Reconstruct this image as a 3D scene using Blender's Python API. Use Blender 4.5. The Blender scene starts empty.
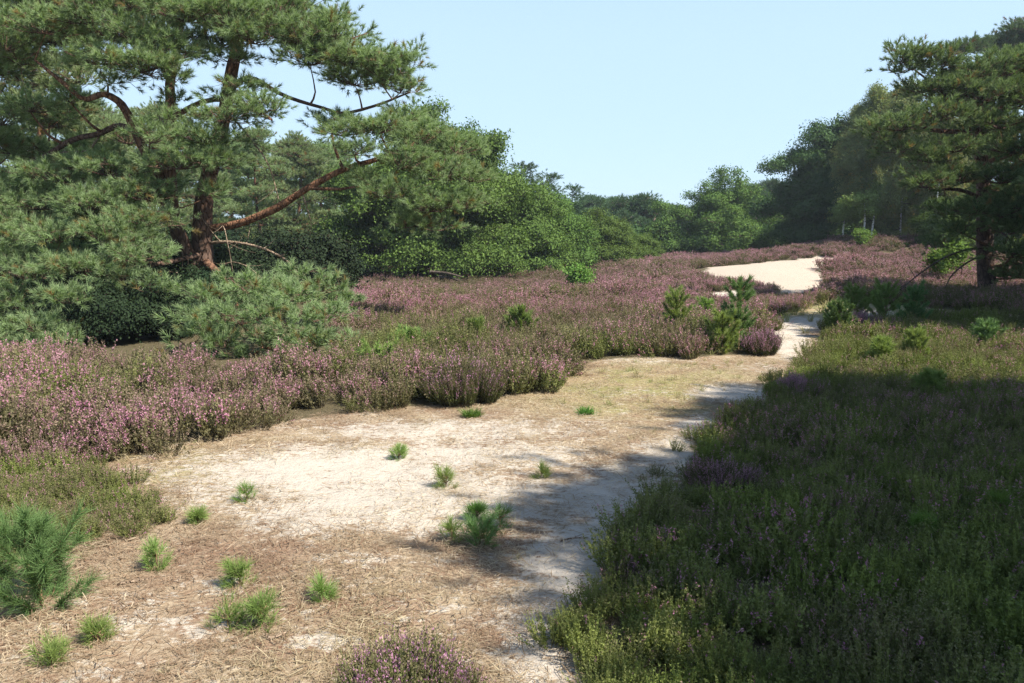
import bpy, math, random
import numpy as np
from mathutils import Vector
R = math.radians
sc = bpy.context.scene
COL = sc.collection
rng = np.random.default_rng(11)

# ------------------------------------------------------------------ camera geometry
LENS, W, H = 28.0, 1024, 683
F = LENS / 36.0 * W
HOR = 238.0
TH = math.atan((H / 2 - HOR) / F)
CAM = np.array([0.0, 0.0, 1.7])
cT, sT = math.cos(TH), math.sin(TH)

def ray(px, py):
    u = (px - W / 2) / F; v = (H / 2 - py) / F
    return np.array([u, cT + v * sT, -sT + v * cT])
def P(px, py, D):
    """world point seen at (px,py) that lies D metres ahead"""
    d = ray(px, py)
    return CAM + d * (D / d[1])
def G(px, py):
    d = ray(px, py)
    return CAM + d * (-CAM[2] / d[2])
def proj(x, y, z=0.0):
    dx, dy, dz = x - CAM[0], y - CAM[1], z - CAM[2]
    f = dy * cT - dz * sT
    up = dy * sT + dz * cT
    f = np.where(f < 0.3, 0.3, f)
    return W / 2 + F * dx / f, H / 2 - F * up / f

# ------------------------------------------------------------------ noise
def vnoise(x, y, seed=0):
    x = np.asarray(x, float); y = np.asarray(y, float)
    xi = np.floor(x).astype(np.int64); yi = np.floor(y).astype(np.int64)
    xf = x - xi; yf = y - yi
    xf = xf * xf * (3 - 2 * xf); yf = yf * yf * (3 - 2 * yf)
    def h(a, b):
        n = (a * 374761393 + b * 668265263 + seed * 974711) & 0x7fffffff
        n = ((n ^ (n >> 13)) * 1274126177) & 0x7fffffff
        return ((n ^ (n >> 16)) & 0xffff) / 65535.0
    return (h(xi, yi) * (1 - xf) + h(xi + 1, yi) * xf) * (1 - yf) + (h(xi, yi + 1) * (1 - xf) + h(xi + 1, yi + 1) * xf) * yf
def fbm(x, y, seed=0, o=3):
    s = 0; a = .5
    for k in range(o):
        s = s + a * vnoise(x * 2 ** k, y * 2 ** k, seed + k * 7); a *= .5
    return s / (1 - .5 ** o)

def inpoly(px, py, poly):
    px = np.asarray(px); py = np.asarray(py)
    ins = np.zeros(px.shape, bool)
    n = len(poly)
    for i in range(n):
        x1, y1 = poly[i]; x2, y2 = poly[(i + 1) % n]
        if y1 == y2: continue
        c = ((y1 > py) != (y2 > py)) & (px < (x2 - x1) * (py - y1) / (y2 - y1) + x1)
        ins ^= c
    return ins
def sstep(a, b, x):
    t = np.clip((x - a) / (b - a), 0, 1); return t * t * (3 - 2 * t)

# ------------------------------------------------------------------ terrain height
def gz(x, y):
    x = np.asarray(x, float); y = np.asarray(y, float)
    g = lambda cx, cy, sx, sy: np.exp(-((x - cx) / sx) ** 2 - ((y - cy) / sy) ** 2)
    z = 0.32 * sstep(30, 52, y) * sstep(-2, 10, x)
    z = z + 1.45 * g(20.5, 44, 5.0, 8)
    z = z + 0.55 * g(13.5, 41, 4, 4) + .45 * g(11.5, 34, 5.5, 5)
    z = z + 0.5 * g(16, 33, 4, 4) * 0 - .22 * g(-2, 30, 10, 9)
    z = z + 0.16 * (fbm(x / 5.0, y / 5.0, 3) - .5) * sstep(5, 9, np.hypot(x, y - 4)) 
    z = z + 0.05 * (fbm(x / 1.1, y / 1.1, 5) - .5)
    z = z + 0.018 * (fbm(x / .22, y / .22, 9, 2) - .5) * (np.hypot(x, y - 5) < 14)
    # low banks under the heather on both sides of the trodden ground
    px, py = proj(x, y, 0)
    far = np.hypot(x, y)
    return z + 3.5 * sstep(110, 330, far) * (y > -50)

# ------------------------------------------------------------------ ground regions (traced on the ground)
HEATH_L = [(-3000, 560), (-300, 475), (0, 472), (60, 468), (130, 456), (200, 440), (255, 424), (320, 416), (400, 408), (480, 402),
           (548, 388), (566, 370), (600, 360), (650, 357), (700, 357), (745, 353), (768, 345), (774, 330), (768, 318), (800, 309),
           (845, 303), (900, 305), (960, 312), (1100, 318), (4000, 330), (4000, 240), (-3000, 240)]
HEATH_R = [(560, 760), (575, 690), (590, 655), (602, 610), (622, 570), (645, 540), (672, 505), (690, 470), (690, 445), (712, 425),
           (770, 402), (776, 386), (800, 368), (835, 352), (825, 338), (830, 322), (880, 322), (960, 320), (1100, 322), (4000, 340), (9000, 2400), (560, 2400)]
DUNE = [(690, 275), (716, 266), (760, 262), (800, 260), (834, 256), (842, 261), (834, 272), (828, 296), (800, 299), (776, 295), (762, 286), (735, 281)]
PATCH = [(700, 294), (730, 290), (752, 292), (748, 301), (715, 304)]
LOWL = [(-900, 700), (-900, 478), (0, 474), (90, 470), (135, 505), (142, 535), (110, 548), (60, 560), (-40, 590), (-200, 640)]
OLIVE = [(395, 318), (420, 303), (520, 296), (560, 306), (520, 325), (430, 335)]

def regions(x, y):
    z = gz(x, y)
    px, py = proj(x, y, z * (y > 24))
    front = y > 1.0
    wx, wy = proj(x + (fbm(x / 1.3, y / 1.3, 81) - .5) * 1.6, y + (fbm(x / 1.3, y / 1.3, 83) - .5) * 3.0, z * (y > 24))
    dune = inpoly(wx, wy, DUNE) & front
    patch = inpoly(px, py, PATCH) & front
    hl = inpoly(px, py, HEATH_L) & front & ~dune & ~patch
    hr = (inpoly(px, py, HEATH_R) & front) | ((y <= 1.0) & (x > .35)) | ((y <= 1.0) & (x < -4))
    low = inpoly(px, py, LOWL) & front
    return px, py, dune, patch, hl, hr, low

SAND = [(672, 452, 34, 13, .95), (700, 425, 26, 9, .8), (610, 500, 60, 20, .9), (570, 560, 50, 26, .9), (540, 630, 40, 40, .9), (660, 640, 14, 8, .3), (360, 560, 60, 8, .45), (120, 600, 80, 10, .45), (440, 610, 50, 9, .4), (260, 610, 60, 8, .4), (80, 670, 60, 8, .5), (420, 660, 60, 8, .5), (640, 360, 60, 4, .5), (330, 470, 130, 22, .95), (250, 490, 90, 22, .7), (450, 432, 130, 12, .7), (400, 500, 130, 30, .95), (300, 520, 60, 20, .8),
        (470, 455, 110, 14, .8), (560, 425, 60, 8, .45), (500, 500, 90, 22, .8), (620, 500, 60, 26, .8), (640, 470, 55, 12, .75), (590, 545, 45, 28, .8),
        (560, 600, 38, 50, .85), (545, 665, 45, 30, .8), (700, 440, 25, 10, .5), (735, 393, 38, 9, .95), (790, 340, 18, 16, .95), (765, 368, 26, 8, .4),
        (800, 322, 30, 6, .8), (862, 314, 30, 3.5, .9), (110, 625, 60, 16, .4), (200, 628, 22, 9, .75), (325, 637, 28, 9, .8), (225, 585, 20, 10, .8), (150, 620, 30, 12, .55), (60, 650, 40, 8, .4), (180, 470, 60, 8, .5),
        (640, 395, 40, 6, .35), (600, 430, 50, 8, .3)]

# ------------------------------------------------------------------ materials
def new_mat(name):
    m = bpy.data.materials.new(name); m.use_nodes = True
    nt = m.node_tree; nt.nodes.clear()
    return m, nt, nt.nodes, nt.links
def nd(nt, t, **kw):
    n = nt.nodes.new(t)
    for k, v in kw.items(): setattr(n, k, v)
    return n
def mixc(nt, fac, a, b, mode='MIX'):
    n = nd(nt, 'ShaderNodeMix', data_type='RGBA', blend_type=mode)
    for s, v in ((0, fac), (6, a), (7, b)):
        if isinstance(v, bpy.types.NodeSocket): nt.links.new(v, n.inputs[s])
        elif isinstance(v, (int, float)): n.inputs[s].default_value = v
        else: n.inputs[s].default_value = (*v, 1)
    return n.outputs[2]
def mth(nt, op, a, b=0.5, c=None, clamp=False):
    n = nd(nt, 'ShaderNodeMath', operation=op, use_clamp=clamp)
    for s, v in ((0, a), (1, b), (2, c)):
        if v is None: continue
        if isinstance(v, bpy.types.NodeSocket): nt.links.new(v, n.inputs[s])
        else: n.inputs[s].default_value = v
    return n.outputs[0]
def noise(nt, vec, scale, detail=4, rough=.55):
    n = nd(nt, 'ShaderNodeTexNoise'); n.inputs['Scale'].default_value = scale
    n.inputs['Detail'].default_value = detail; n.inputs['Roughness'].default_value = rough
    if vec is not None: nt.links.new(vec, n.inputs['Vector'])
    return n.outputs['Fac']
def ramp(nt, fac, lo, hi):
    n = nd(nt, 'ShaderNodeMapRange'); nt.links.new(fac, n.inputs[0])
    n.inputs[1].default_value = lo; n.inputs[2].default_value = hi
    return n.outputs[0]
def attr(nt, name, typ='GEOMETRY'):
    n = nd(nt, 'ShaderNodeAttribute', attribute_type=typ, attribute_name=name); return n

def leaf_surface(nt, col, transl=.3, rough=.55, spec=.25):
    d = nd(nt, 'ShaderNodeBsdfPrincipled'); nt.links.new(col, d.inputs['Base Color'])
    d.inputs['Roughness'].default_value = rough
    d.inputs['Specular IOR Level'].default_value = spec
    t = nd(nt, 'ShaderNodeBsdfTranslucent')
    tc = mixc(nt, 1.0, col, (1.0, 1.05, .55), 'MULTIPLY'); nt.links.new(tc, t.inputs['Color'])
    mx = nd(nt, 'ShaderNodeMixShader'); mx.inputs[0].default_value = transl
    nt.links.new(d.outputs[0], mx.inputs[1]); nt.links.new(t.outputs[0], mx.inputs[2])
    o = nd(nt, 'ShaderNodeOutputMaterial'); nt.links.new(mx.outputs[0], o.inputs[0])

def foliage_mat(name, c1, c2, tip=None, dead=None, transl=.3, rough=.7, spec=.08):
    m, nt, N, L = new_mat(name)
    a = attr(nt, 'tv'); s = nd(nt, 'ShaderNodeSeparateXYZ'); L.new(a.outputs['Vector'], s.inputs[0])
    oi = nd(nt, 'ShaderNodeObjectInfo')
    k = mth(nt, 'MULTIPLY_ADD', s.outputs[0], .35, mth(nt, 'MULTIPLY', s.outputs[2], .65))
    col = mixc(nt, k, c1, c2)
    if tip: col = mixc(nt, mth(nt, 'MULTIPLY', mth(nt, 'POWER', s.outputs[1], 1.5), .85), col, tip)
    if dead:
        col = mixc(nt, ramp(nt, s.outputs[0], .93, .97), col, dead)
    # tree to tree difference
    hv = nd(nt, 'ShaderNodeHueSaturation'); L.new(col, hv.inputs['Color'])
    L.new(mth(nt, 'MULTIPLY_ADD', oi.outputs['Random'], .03, .487), hv.inputs['Hue'])
    L.new(mth(nt, 'MULTIPLY_ADD', oi.outputs['Random'], .3, .86), hv.inputs['Value'])
    leaf_surface(nt, hv.outputs[0], transl, rough, spec)
    return m

M = {}
M['pine'] = foliage_mat('pine_needles', (.055, .090, .030), (.185, .265, .090), tip=(.47, .56, .31), dead=(.22, .15, .06), transl=.40)
M['pine_dark'] = foliage_mat('dark_pine_needles', (.05, .08, .034), (.10, .15, .055), tip=(.18, .25, .11), dead=(.17, .10, .05), transl=.22)
M['pine_olive'] = foliage_mat('olive_pine_needles', (.042, .066, .025), (.13, .172, .06), tip=(.28, .34, .155), dead=(.22, .14, .06), transl=.3)
M['pine_young'] = foliage_mat('young_pine_needles', (.12, .18, .045), (.21, .285, .075), tip=(.30, .40, .13), transl=.35)
M['pine_blue'] = foliage_mat('bluish_pine_needles', (.065, .125, .04), (.13, .215, .065), tip=(.21, .32, .12), transl=.25)
M['oak'] = foliage_mat('oak_leaves', (.036, .075, .018), (.135, .215, .048), tip=(.145, .225, .055), transl=.3)
M['oak_dark'] = foliage_mat('dark_oak_leaves', (.036, .075, .026), (.090, .155, .050), transl=.25)
M['oak_shade'] = foliage_mat('shade_dark_shrub_leaves', (.016, .028, .014), (.030, .050, .020), transl=.1)  # shade under the pines is put into this leaf colour
M['birch'] = foliage_mat('birch_leaves', (.115, .150, .055), (.29, .32, .13), dead=(.3, .22, .06), transl=.3)
M['spruce'] = foliage_mat('far_conifer_needles', (.055, .10, .048), (.105, .165, .075), transl=.2)
M['lime'] = foliage_mat('fresh_green_leaves', (.11, .19, .04), (.19, .29, .07), transl=.4)

def bark_mat(name, low, high, zsplit=None, scale=9):
    m, nt, N, L = new_mat(name)
    tc = nd(nt, 'ShaderNodeTexCoord')
    mp = nd(nt, 'ShaderNodeMapping'); mp.inputs['Scale'].default_value = (1, 1, .35); L.new(tc.outputs['Object'], mp.inputs[0])
    n1 = noise(nt, mp.outputs[0], scale, 5, .65)
    v = nd(nt, 'ShaderNodeTexVoronoi', feature='DISTANCE_TO_EDGE'); v.inputs['Scale'].default_value = scale * 1.4; L.new(mp.outputs[0], v.inputs['Vector'])
    crack = ramp(nt, v.outputs['Distance'], 0, .12)
    a = attr(nt, 'tv'); s = nd(nt, 'ShaderNodeSeparateXYZ'); L.new(a.outputs['Vector'], s.inputs[0])
    base = mixc(nt, s.outputs[2], low, high)
    base = mixc(nt, ramp(nt, n1, .35, .7), mixc(nt, 1., base, (.55, .5, .48), 'MULTIPLY'), mixc(nt, 1., base, (1.3, 1.25, 1.2), 'MULTIPLY'))
    base = mixc(nt, crack, mixc(nt, 1., base, (.4, .35, .33), 'MULTIPLY'), base)
    b = nd(nt, 'ShaderNodeBsdfPrincipled'); L.new(base, b.inputs['Base Color']); b.inputs['Roughness'].default_value = .9
    b.inputs['Specular IOR Level'].default_value = .15
    bp = nd(nt, 'ShaderNodeBump'); bp.inputs['Distance'].default_value = .03; bp.inputs['Strength'].default_value = .9
    L.new(mth(nt, 'MULTIPLY', crack, n1), bp.inputs['Height']); L.new(bp.outputs[0], b.inputs['Normal'])
    o = nd(nt, 'ShaderNodeOutputMaterial'); L.new(b.outputs[0], o.inputs[0])
    return m
M['bark'] = bark_mat('pine_bark', (.110, .085, .072), (.30, .155, .085))
M['bark_grey'] = bark_mat('grey_bark', (.12, .10, .08), (.16, .13, .10))
M['bark_pale'] = bark_mat('pale_bark', (.34, .27, .22), (.42, .34, .28))
M['dead'] = bark_mat('dead_wood', (.34, .27, .20), (.40, .31, .22), scale=20)
M['sapwood'] = bark_mat('young_stem_bark', (.34, .24, .14), (.38, .28, .17), scale=30)
def birch_mat():
    m, nt, N, L = new_mat('birch_bark')
    tc = nd(nt, 'ShaderNodeTexCoord')
    mp = nd(nt, 'ShaderNodeMapping'); mp.inputs['Scale'].default_value = (1, 1, 3); L.new(tc.outputs['Object'], mp.inputs[0])
    n1 = noise(nt, mp.outputs[0], 4, 4)
    col = mixc(nt, ramp(nt, n1, .52, .6), (.62, .60, .55), (.08, .07, .06))
    b = nd(nt, 'ShaderNodeBsdfPrincipled'); L.new(col, b.inputs['Base Color']); b.inputs['Roughness'].default_value = .7
    o = nd(nt, 'ShaderNodeOutputMaterial'); L.new(b.outputs[0], o.inputs[0])
    return m
M['birch_bark'] = birch_mat()

def heather_mat():
    m, nt, N, L = new_mat('heather')
    a = attr(nt, 'tv'); s = nd(nt, 'ShaderNodeSeparateXYZ'); L.new(a.outputs['Vector'], s.inputs[0])
    rnd, hgt, fl = s.outputs
    bl = attr(nt, 'bloom', 'INSTANCER').outputs['Fac']; gr = attr(nt, 'green', 'INSTANCER').outputs['Fac']; ti = attr(nt, 'tint', 'INSTANCER').outputs['Fac']
    # own bushes carry the same values as object properties
    lower = mixc(nt, gr, mixc(nt, rnd, (.095, .080, .042), (.165, .150, .070)), mixc(nt, rnd, (.11, .145, .034), (.22, .26, .062)))
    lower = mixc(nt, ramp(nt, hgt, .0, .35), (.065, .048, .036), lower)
    pink = mixc(nt, ti, mixc(nt, rnd, (.41, .205, .235), (.50, .30, .32)), mixc(nt, rnd, (.37, .145, .245), (.47, .23, .32)))
    seed = mixc(nt, rnd, (.27, .18, .145), (.20, .185, .09))
    isb = mth(nt, 'GREATER_THAN', bl, mth(nt, 'FRACT', mth(nt, 'MULTIPLY', rnd, 7.31)))
    flower = mixc(nt, isb, mixc(nt, gr, seed, lower), pink)
    col = mixc(nt, fl, lower, flower)
    vv = nd(nt, 'ShaderNodeHueSaturation'); L.new(col, vv.inputs['Color'])
    L.new(mth(nt, 'MULTIPLY_ADD', ti, .35, .82), vv.inputs['Value'])
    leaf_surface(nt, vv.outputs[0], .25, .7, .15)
    return m
M['heather'] = heather_mat()

def straw_mat():
    m, nt, N, L = new_mat('dry_straw')
    a = attr(nt, 'tv'); s = nd(nt, 'ShaderNodeSeparateXYZ'); L.new(a.outputs['Vector'], s.inputs[0])
    gr = attr(nt, 'green', 'INSTANCER').outputs['Fac']; ti = attr(nt, 'tint', 'INSTANCER').outputs['Fac']
    dry = mixc(nt, s.outputs[0], (.24, .15, .09), (.62, .52, .36))
    dry = mixc(nt, mth(nt, 'MULTIPLY', ti, .7), dry, (.20, .115, .07))
    g = mixc(nt, s.outputs[0], (.11, .17, .035), (.30, .31, .10))
    leaf_surface(nt, mixc(nt, gr, dry, g), .3, .6, .2)
    return m
M['straw'] = straw_mat()
M['grass'] = foliage_mat('green_grass', (.10, .20, .04), (.18, .30, .07), transl=.35)

def ground_mat():
    m, nt, N, L = new_mat('heath_ground')
    tc = nd(nt, 'ShaderNodeTexCoord'); v = tc.outputs['Object']
    a = attr(nt, 'reg'); s = nd(nt, 'ShaderNodeSeparateXYZ'); L.new(a.outputs['Vector'], s.inputs[0])
    sand, heath, grass = s.outputs
    nL = noise(nt, v, 1.3, 6, .62); nM = noise(nt, v, 6, 6, .65); nS = noise(nt, v, 34, 5, .7); nF = noise(nt, v, 160, 4, .7)
    st = nd(nt, 'ShaderNodeMapping'); st.inputs['Scale'].default_value = (1, 2.2, 1); st.inputs['Rotation'].default_value = (0, 0, .3); L.new(v, st.inputs[0])
    nX = noise(nt, st.outputs[0], 9, 6, .7)
    sandc = mixc(nt, nM, (.38, .325, .26), (.54, .485, .40))
    sandc = mixc(nt, ramp(nt, nF, .52, .8), sandc, (.32, .24, .17))
    lit = mixc(nt, ramp(nt, nS, .3, .7), mixc(nt, ramp(nt, nL, .4, .6), (.14, .065, .040), (.20, .14, .08)), mixc(nt, ramp(nt, nL, .42, .6), (.28, .205, .135), (.47, .385, .265)))
    lit = mixc(nt, ramp(nt, nF, .5, .75), lit, (.42, .32, .22))
    tan = mixc(nt, nS, (.27, .20, .105), (.43, .345, .19))
    moss = mixc(nt, nS, (.14, .145, .038), (.30, .28, .09))
    g = mixc(nt, ramp(nt, nL, .40, .58), tan, moss)
    litg = mixc(nt, mth(nt, 'MULTIPLY', grass, ramp(nt, nM, .25, .55)), lit, g)
    # broken edges between sand and litter
    k = mth(nt, 'ADD', sand, mth(nt, 'MULTIPLY', mth(nt, 'SUBTRACT', nM, .5), 1.5))
    k = mth(nt, 'ADD', k, mth(nt, 'MULTIPLY', mth(nt, 'SUBTRACT', nX, .5), 2.2))
    k = mth(nt, 'ADD', k, mth(nt, 'MULTIPLY', mth(nt, 'SUBTRACT', nS, .5), 1.4))
    pure = ramp(nt, sand, 1.2, 1.5)
    kk = mth(nt, 'MAXIMUM', ramp(nt, k, .36, .64), pure)
    col = mixc(nt, kk, litg, sandc)
    col = mixc(nt, mth(nt, 'MULTIPLY', pure, .75), col, mixc(nt, nS, (.39, .31, .235), (.45, .365, .28)))
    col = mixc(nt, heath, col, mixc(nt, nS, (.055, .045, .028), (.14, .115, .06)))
    b = nd(nt, 'ShaderNodeBsdfPrincipled'); L.new(col, b.inputs['Base Color']); b.inputs['Roughness'].default_value = .95
    b.inputs['Specular IOR Level'].default_value = .1
    bp = nd(nt, 'ShaderNodeBump'); bp.inputs['Distance'].default_value = .035; bp.inputs['Strength'].default_value = .8
    hgt = mth(nt, 'ADD', mth(nt, 'MULTIPLY', nS, .55), mth(nt, 'MULTIPLY', nF, .08)); hgt = mth(nt, 'ADD', hgt, mth(nt, 'MULTIPLY', nX, .4))
    hgt = mth(nt, 'ADD', hgt, mth(nt, 'MULTIPLY', nM, 1.3)); L.new(hgt, bp.inputs['Height']); L.new(bp.outputs[0], b.inputs['Normal'])
    o = nd(nt, 'ShaderNodeOutputMaterial'); L.new(b.outputs[0], o.inputs[0])
    return m
M['ground'] = ground_mat()

# ------------------------------------------------------------------ mesh helpers
def mesh_np(name, V, Fc, tv=None, smooth=False, attrname='tv'):
    """V (n,3), Fc list of int arrays (k,3)/(k,4)"""
    if not isinstance(Fc, list): Fc = [Fc]
    Fc = [f for f in Fc if len(f)]
    me = bpy.data.meshes.new(name)
    me.vertices.add(len(V)); me.vertices.foreach_set('co', np.ascontiguousarray(V, np.float32).ravel())
    nl = sum(f.size for f in Fc); npol = sum(len(f) for f in Fc)
    me.loops.add(nl); me.loops.foreach_set('vertex_index', np.concatenate([f.ravel() for f in Fc]).astype(np.int32))
    me.polygons.add(npol)
    sizes = np.concatenate([np.full(len(f), f.shape[1]) for f in Fc])
    st = np.concatenate([[0], np.cumsum(sizes)[:-1]]).astype(np.int32)
    me.polygons.foreach_set('loop_start', st)
    if smooth: me.polygons.foreach_set('use_smooth', np.ones(npol, bool))
    me.update(calc_edges=True)
    if tv is not None:
        at = me.attributes.new(attrname, 'FLOAT_VECTOR', 'POINT')
        at.data.foreach_set('vector', np.ascontiguousarray(tv, np.float32).ravel())
    return me
def link(name, me, mat, parent=None):
    if mat and not me.materials: me.materials.append(mat)
    o = bpy.data.objects.new(name, me); COL.objects.link(o)
    if parent: o.parent = parent
    return o
def tag(o, label=None, cat=None, group=None, kind=None):
    if label: o['label'] = label
    if cat: o['category'] = cat
    if group: o['group'] = group
    if kind: o['kind'] = kind
    return o
def empty(name, loc):
    o = bpy.data.objects.new(name, None); o.empty_display_size = .2; COL.objects.link(o); o.location = loc
    return o
def copy_tree(o, loc, rot=0, scl=1.0, label=None, group=None):
    c = o.copy(); COL.objects.link(c); c.location = loc; c.rotation_euler = (0, 0, rot)
    c.scale = scl if isinstance(scl, (tuple, list)) else (scl,) * 3
    for ch in list(o.children):
        d = ch.copy(); COL.objects.link(d); d.parent = c
    if label: c['label'] = label
    if group: c['group'] = group
    return c

class Tubes:
    def __init__(s): s.V = []; s.Fc = []; s.T = []; s.n = 0
    def add(s, pts, rad, sides=6, hi=0.0, hi2=None, lump=0.0):
        pts = np.asarray(pts, float); n = len(pts)
        rad = np.asarray(rad, float) if np.ndim(rad) else np.full(n, float(rad))
        tg = np.gradient(pts, axis=0); tg /= np.linalg.norm(tg, axis=1)[:, None] + 1e-9
        ref = np.array([0, 0, 1.]) if abs(tg[0][2]) < .8 else np.array([1., 0, 0])
        a = np.linspace(0, 2 * np.pi, sides, endpoint=False)
        rings = []
        u = np.cross(tg[0], ref); u /= np.linalg.norm(u)
        for i in range(n):
            u = u - tg[i] * np.dot(u, tg[i]); u /= np.linalg.norm(u) + 1e-9
            w = np.cross(tg[i], u)
            rr = rad[i] * (1 + lump * np.sin(a * 3 + i * 1.7) * .5 + lump * rng.uniform(-.5, .5, sides))
            rings.append(pts[i] + (np.cos(a) * rr)[:, None] * u + (np.sin(a) * rr)[:, None] * w)
        V = np.concatenate(rings + [pts[-1:] + tg[-1] * rad[-1]])
        i = np.arange(n - 1)[:, None] * sides; j = np.arange(sides)[None]; j2 = (j + 1) % sides
        q = np.stack([i + j, i + j2, i + sides + j2, i + sides + j], -1).reshape(-1, 4)
        k = (n - 1) * sides; jj = np.arange(sides)
        t = np.stack([k + jj, k + (jj + 1) % sides, np.full(sides, n * sides), np.full(sides, n * sides)], -1)
        s.V.append(V); s.Fc.append((q + s.n, t[:, :3] + s.n))
        hv = np.linspace(hi, hi if hi2 is None else hi2, n).repeat(sides); hv = np.append(hv, hv[-1])
        s.T.append(np.stack([np.full(len(V), rng.random()), np.zeros(len(V)), hv], -1))
        s.n += len(V)
    def segs(s, A, B, ra, rb, hi=.25):
        A = np.asarray(A); B = np.asarray(B); k = len(A)
        if not k: return
        t = B - A; t /= np.linalg.norm(t, axis=1)[:, None] + 1e-9
        u = np.cross(t, rng.normal(size=(k, 3))); u /= np.linalg.norm(u, axis=1)[:, None] + 1e-9
        w = np.cross(t, u)
        ring = []
        for P_, r_ in ((A, ra), (B, rb)):
            for j in range(3):
                ring.append(P_ + (math.cos(j * 2.094) * u + math.sin(j * 2.094) * w) * r_)
        V = np.stack(ring, 1).reshape(-1, 3)
        q = np.array([(0, 1, 4, 3), (1, 2, 5, 4), (2, 0, 3, 5)])
        Fq = (q[None] + (np.arange(k) * 6)[:, None, None]).reshape(-1, 4) + s.n
        Ft = (np.array([(3, 4, 5)])[None] + (np.arange(k) * 6)[:, None, None]).reshape(-1, 3) + s.n
        s.V.append(V); s.Fc.append((Fq, Ft)); tv = np.zeros((len(V), 3)); tv[:, 0] = .5; tv[:, 2] = hi; s.T.append(tv); s.n += len(V)
    def build(s, name, mat, parent=None, origin=None):
        V = np.concatenate(s.V)
        if origin is not None: V = V - origin
        me = mesh_np(name, V, [np.concatenate([f[0] for f in s.Fc]), np.concatenate([f[1] for f in s.Fc])], np.concatenate(s.T), smooth=True)
        return link(name, me, mat, parent)

def curve(pts, n=10):
    """Catmull-Rom through pts"""
    p = np.asarray(pts, float)
    if len(p) < 3: return p[0] + (p[-1] - p[0]) * np.linspace(0, 1, n)[:, None]
    q = np.vstack([2 * p[0] - p[1], p, 2 * p[-1] - p[-2]])
    out = []
    seg = len(p) - 1
    for t in np.linspace(0, seg - 1e-6, n):
        i = int(t); u = t - i
        a, b, c, d = q[i:i + 4]
        out.append(.5 * ((2 * b) + (c - a) * u + (2 * a - 5 * b + 4 * c - d) * u * u + (3 * b - a - 3 * c + d) * u ** 3))
    return np.array(out)

def basis(axis):
    """rotation matrices whose third column is axis, random spin"""
    k = len(axis)
    a = axis / (np.linalg.norm(axis, axis=1)[:, None] + 1e-9)
    r = rng.normal(size=(k, 3)); u = np.cross(a, r); u /= np.linalg.norm(u, axis=1)[:, None] + 1e-9
    w = np.cross(a, u)
    return np.stack([u, w, a], -1)

def bake(T, locs, axes, scl, rnd, clump):
    """T = (verts, faces, tip) ; returns V, F, tv"""
    tvx, tf, tip = T
    k = len(locs); n = len(tvx)
    B = basis(axes) * scl[:, None, None]
    V = np.einsum('kij,nj->kni', B, tvx) + locs[:, None]
    Fc = (tf[None] + (np.arange(k) * n)[:, None, None]).reshape(-1, tf.shape[1])
    tv = np.empty((k, n, 3)); tv[..., 0] = rnd[:, None]; tv[..., 1] = tip[None]; tv[..., 2] = clump[:, None]
    return V.reshape(-1, 3), Fc, tv.reshape(-1, 3)

# ---- foliage templates
def needle_tuft(n, shoot, length, width, spread=(.35, 1.15), seed=1):
    r = np.random.default_rng(seed)
    V = []; Fc = []; tip = []
    for i in range(n):
        z0 = shoot * (i / n)
        a = i * 2.4 + r.uniform(-.3, .3); el = r.uniform(*spread) * (1.15 - .5 * i / n)
        d = np.array([math.sin(el) * math.cos(a), math.sin(el) * math.sin(a), math.cos(el)])
        s = np.cross(d, r.normal(size=3)); s /= np.linalg.norm(s)
        l = length * r.uniform(.75, 1.1)
        b = np.array([0, 0, z0])
        k = len(V)
        V += [b - s * width / 2, b + s * width / 2, b + d * l + np.array([0, 0, .12 * l])]
        tip += [0.1, 0.1, 1.0]; Fc.append((k, k + 1, k + 2))
    return np.array(V), np.array(Fc), np.array(tip)
def leaf_bunch(n, size, spread, seed=1, wid=.6):
    r = np.random.default_rng(seed); V = []; Fc = []; tip = []
    for i in range(n):
        b = r.normal(size=3) * spread * np.array([1, 1, .7])
        d = r.normal(size=3); d[2] = d[2] * .5 - .1; d /= np.linalg.norm(d)
        nn = np.array([r.normal() * .5, r.normal() * .5, 1.]); s = np.cross(d, nn); s /= np.linalg.norm(s)
        up = np.cross(s, d)
        l = size * r.uniform(.7, 1.2); w = l * wid / 2
        k = len(V)
        V += [b, b + d * l * .5 + s * w + up * .08 * l, b + d * l - up * .1 * l, b + d * l * .5 - s * w + up * .08 * l]
        t = r.random(); tip += [t] * 4; Fc.append((k, k + 1, k + 2, k + 3))
    return np.array(V), np.array(Fc), np.array(tip)

T_near = [needle_tuft(38, .085, .088, .0075, spread=(.25, 1.35), seed=s) for s in (1, 2)]
T_mid = [needle_tuft(20, .12, .12, .018, spread=(.25, 1.35), seed=3)]
T_far = [needle_tuft(10, .22, .20, .05, seed=4)]
T_leaf = [leaf_bunch(8, .085, .10, seed=5), leaf_bunch(8, .10, .09, seed=15)]
T_leafM = [leaf_bunch(9, .11, .15, seed=6), leaf_bunch(8, .13, .14, seed=16)]
T_leafF = [leaf_bunch(5, .26, .22, seed=6, wid=.7)]
T_birch = [leaf_bunch(9, .085, .11, seed=7, wid=.75)]
T_soft = [needle_tuft(40, .12, .06, .0028, spread=(.3, 1.0), seed=8)]

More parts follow.
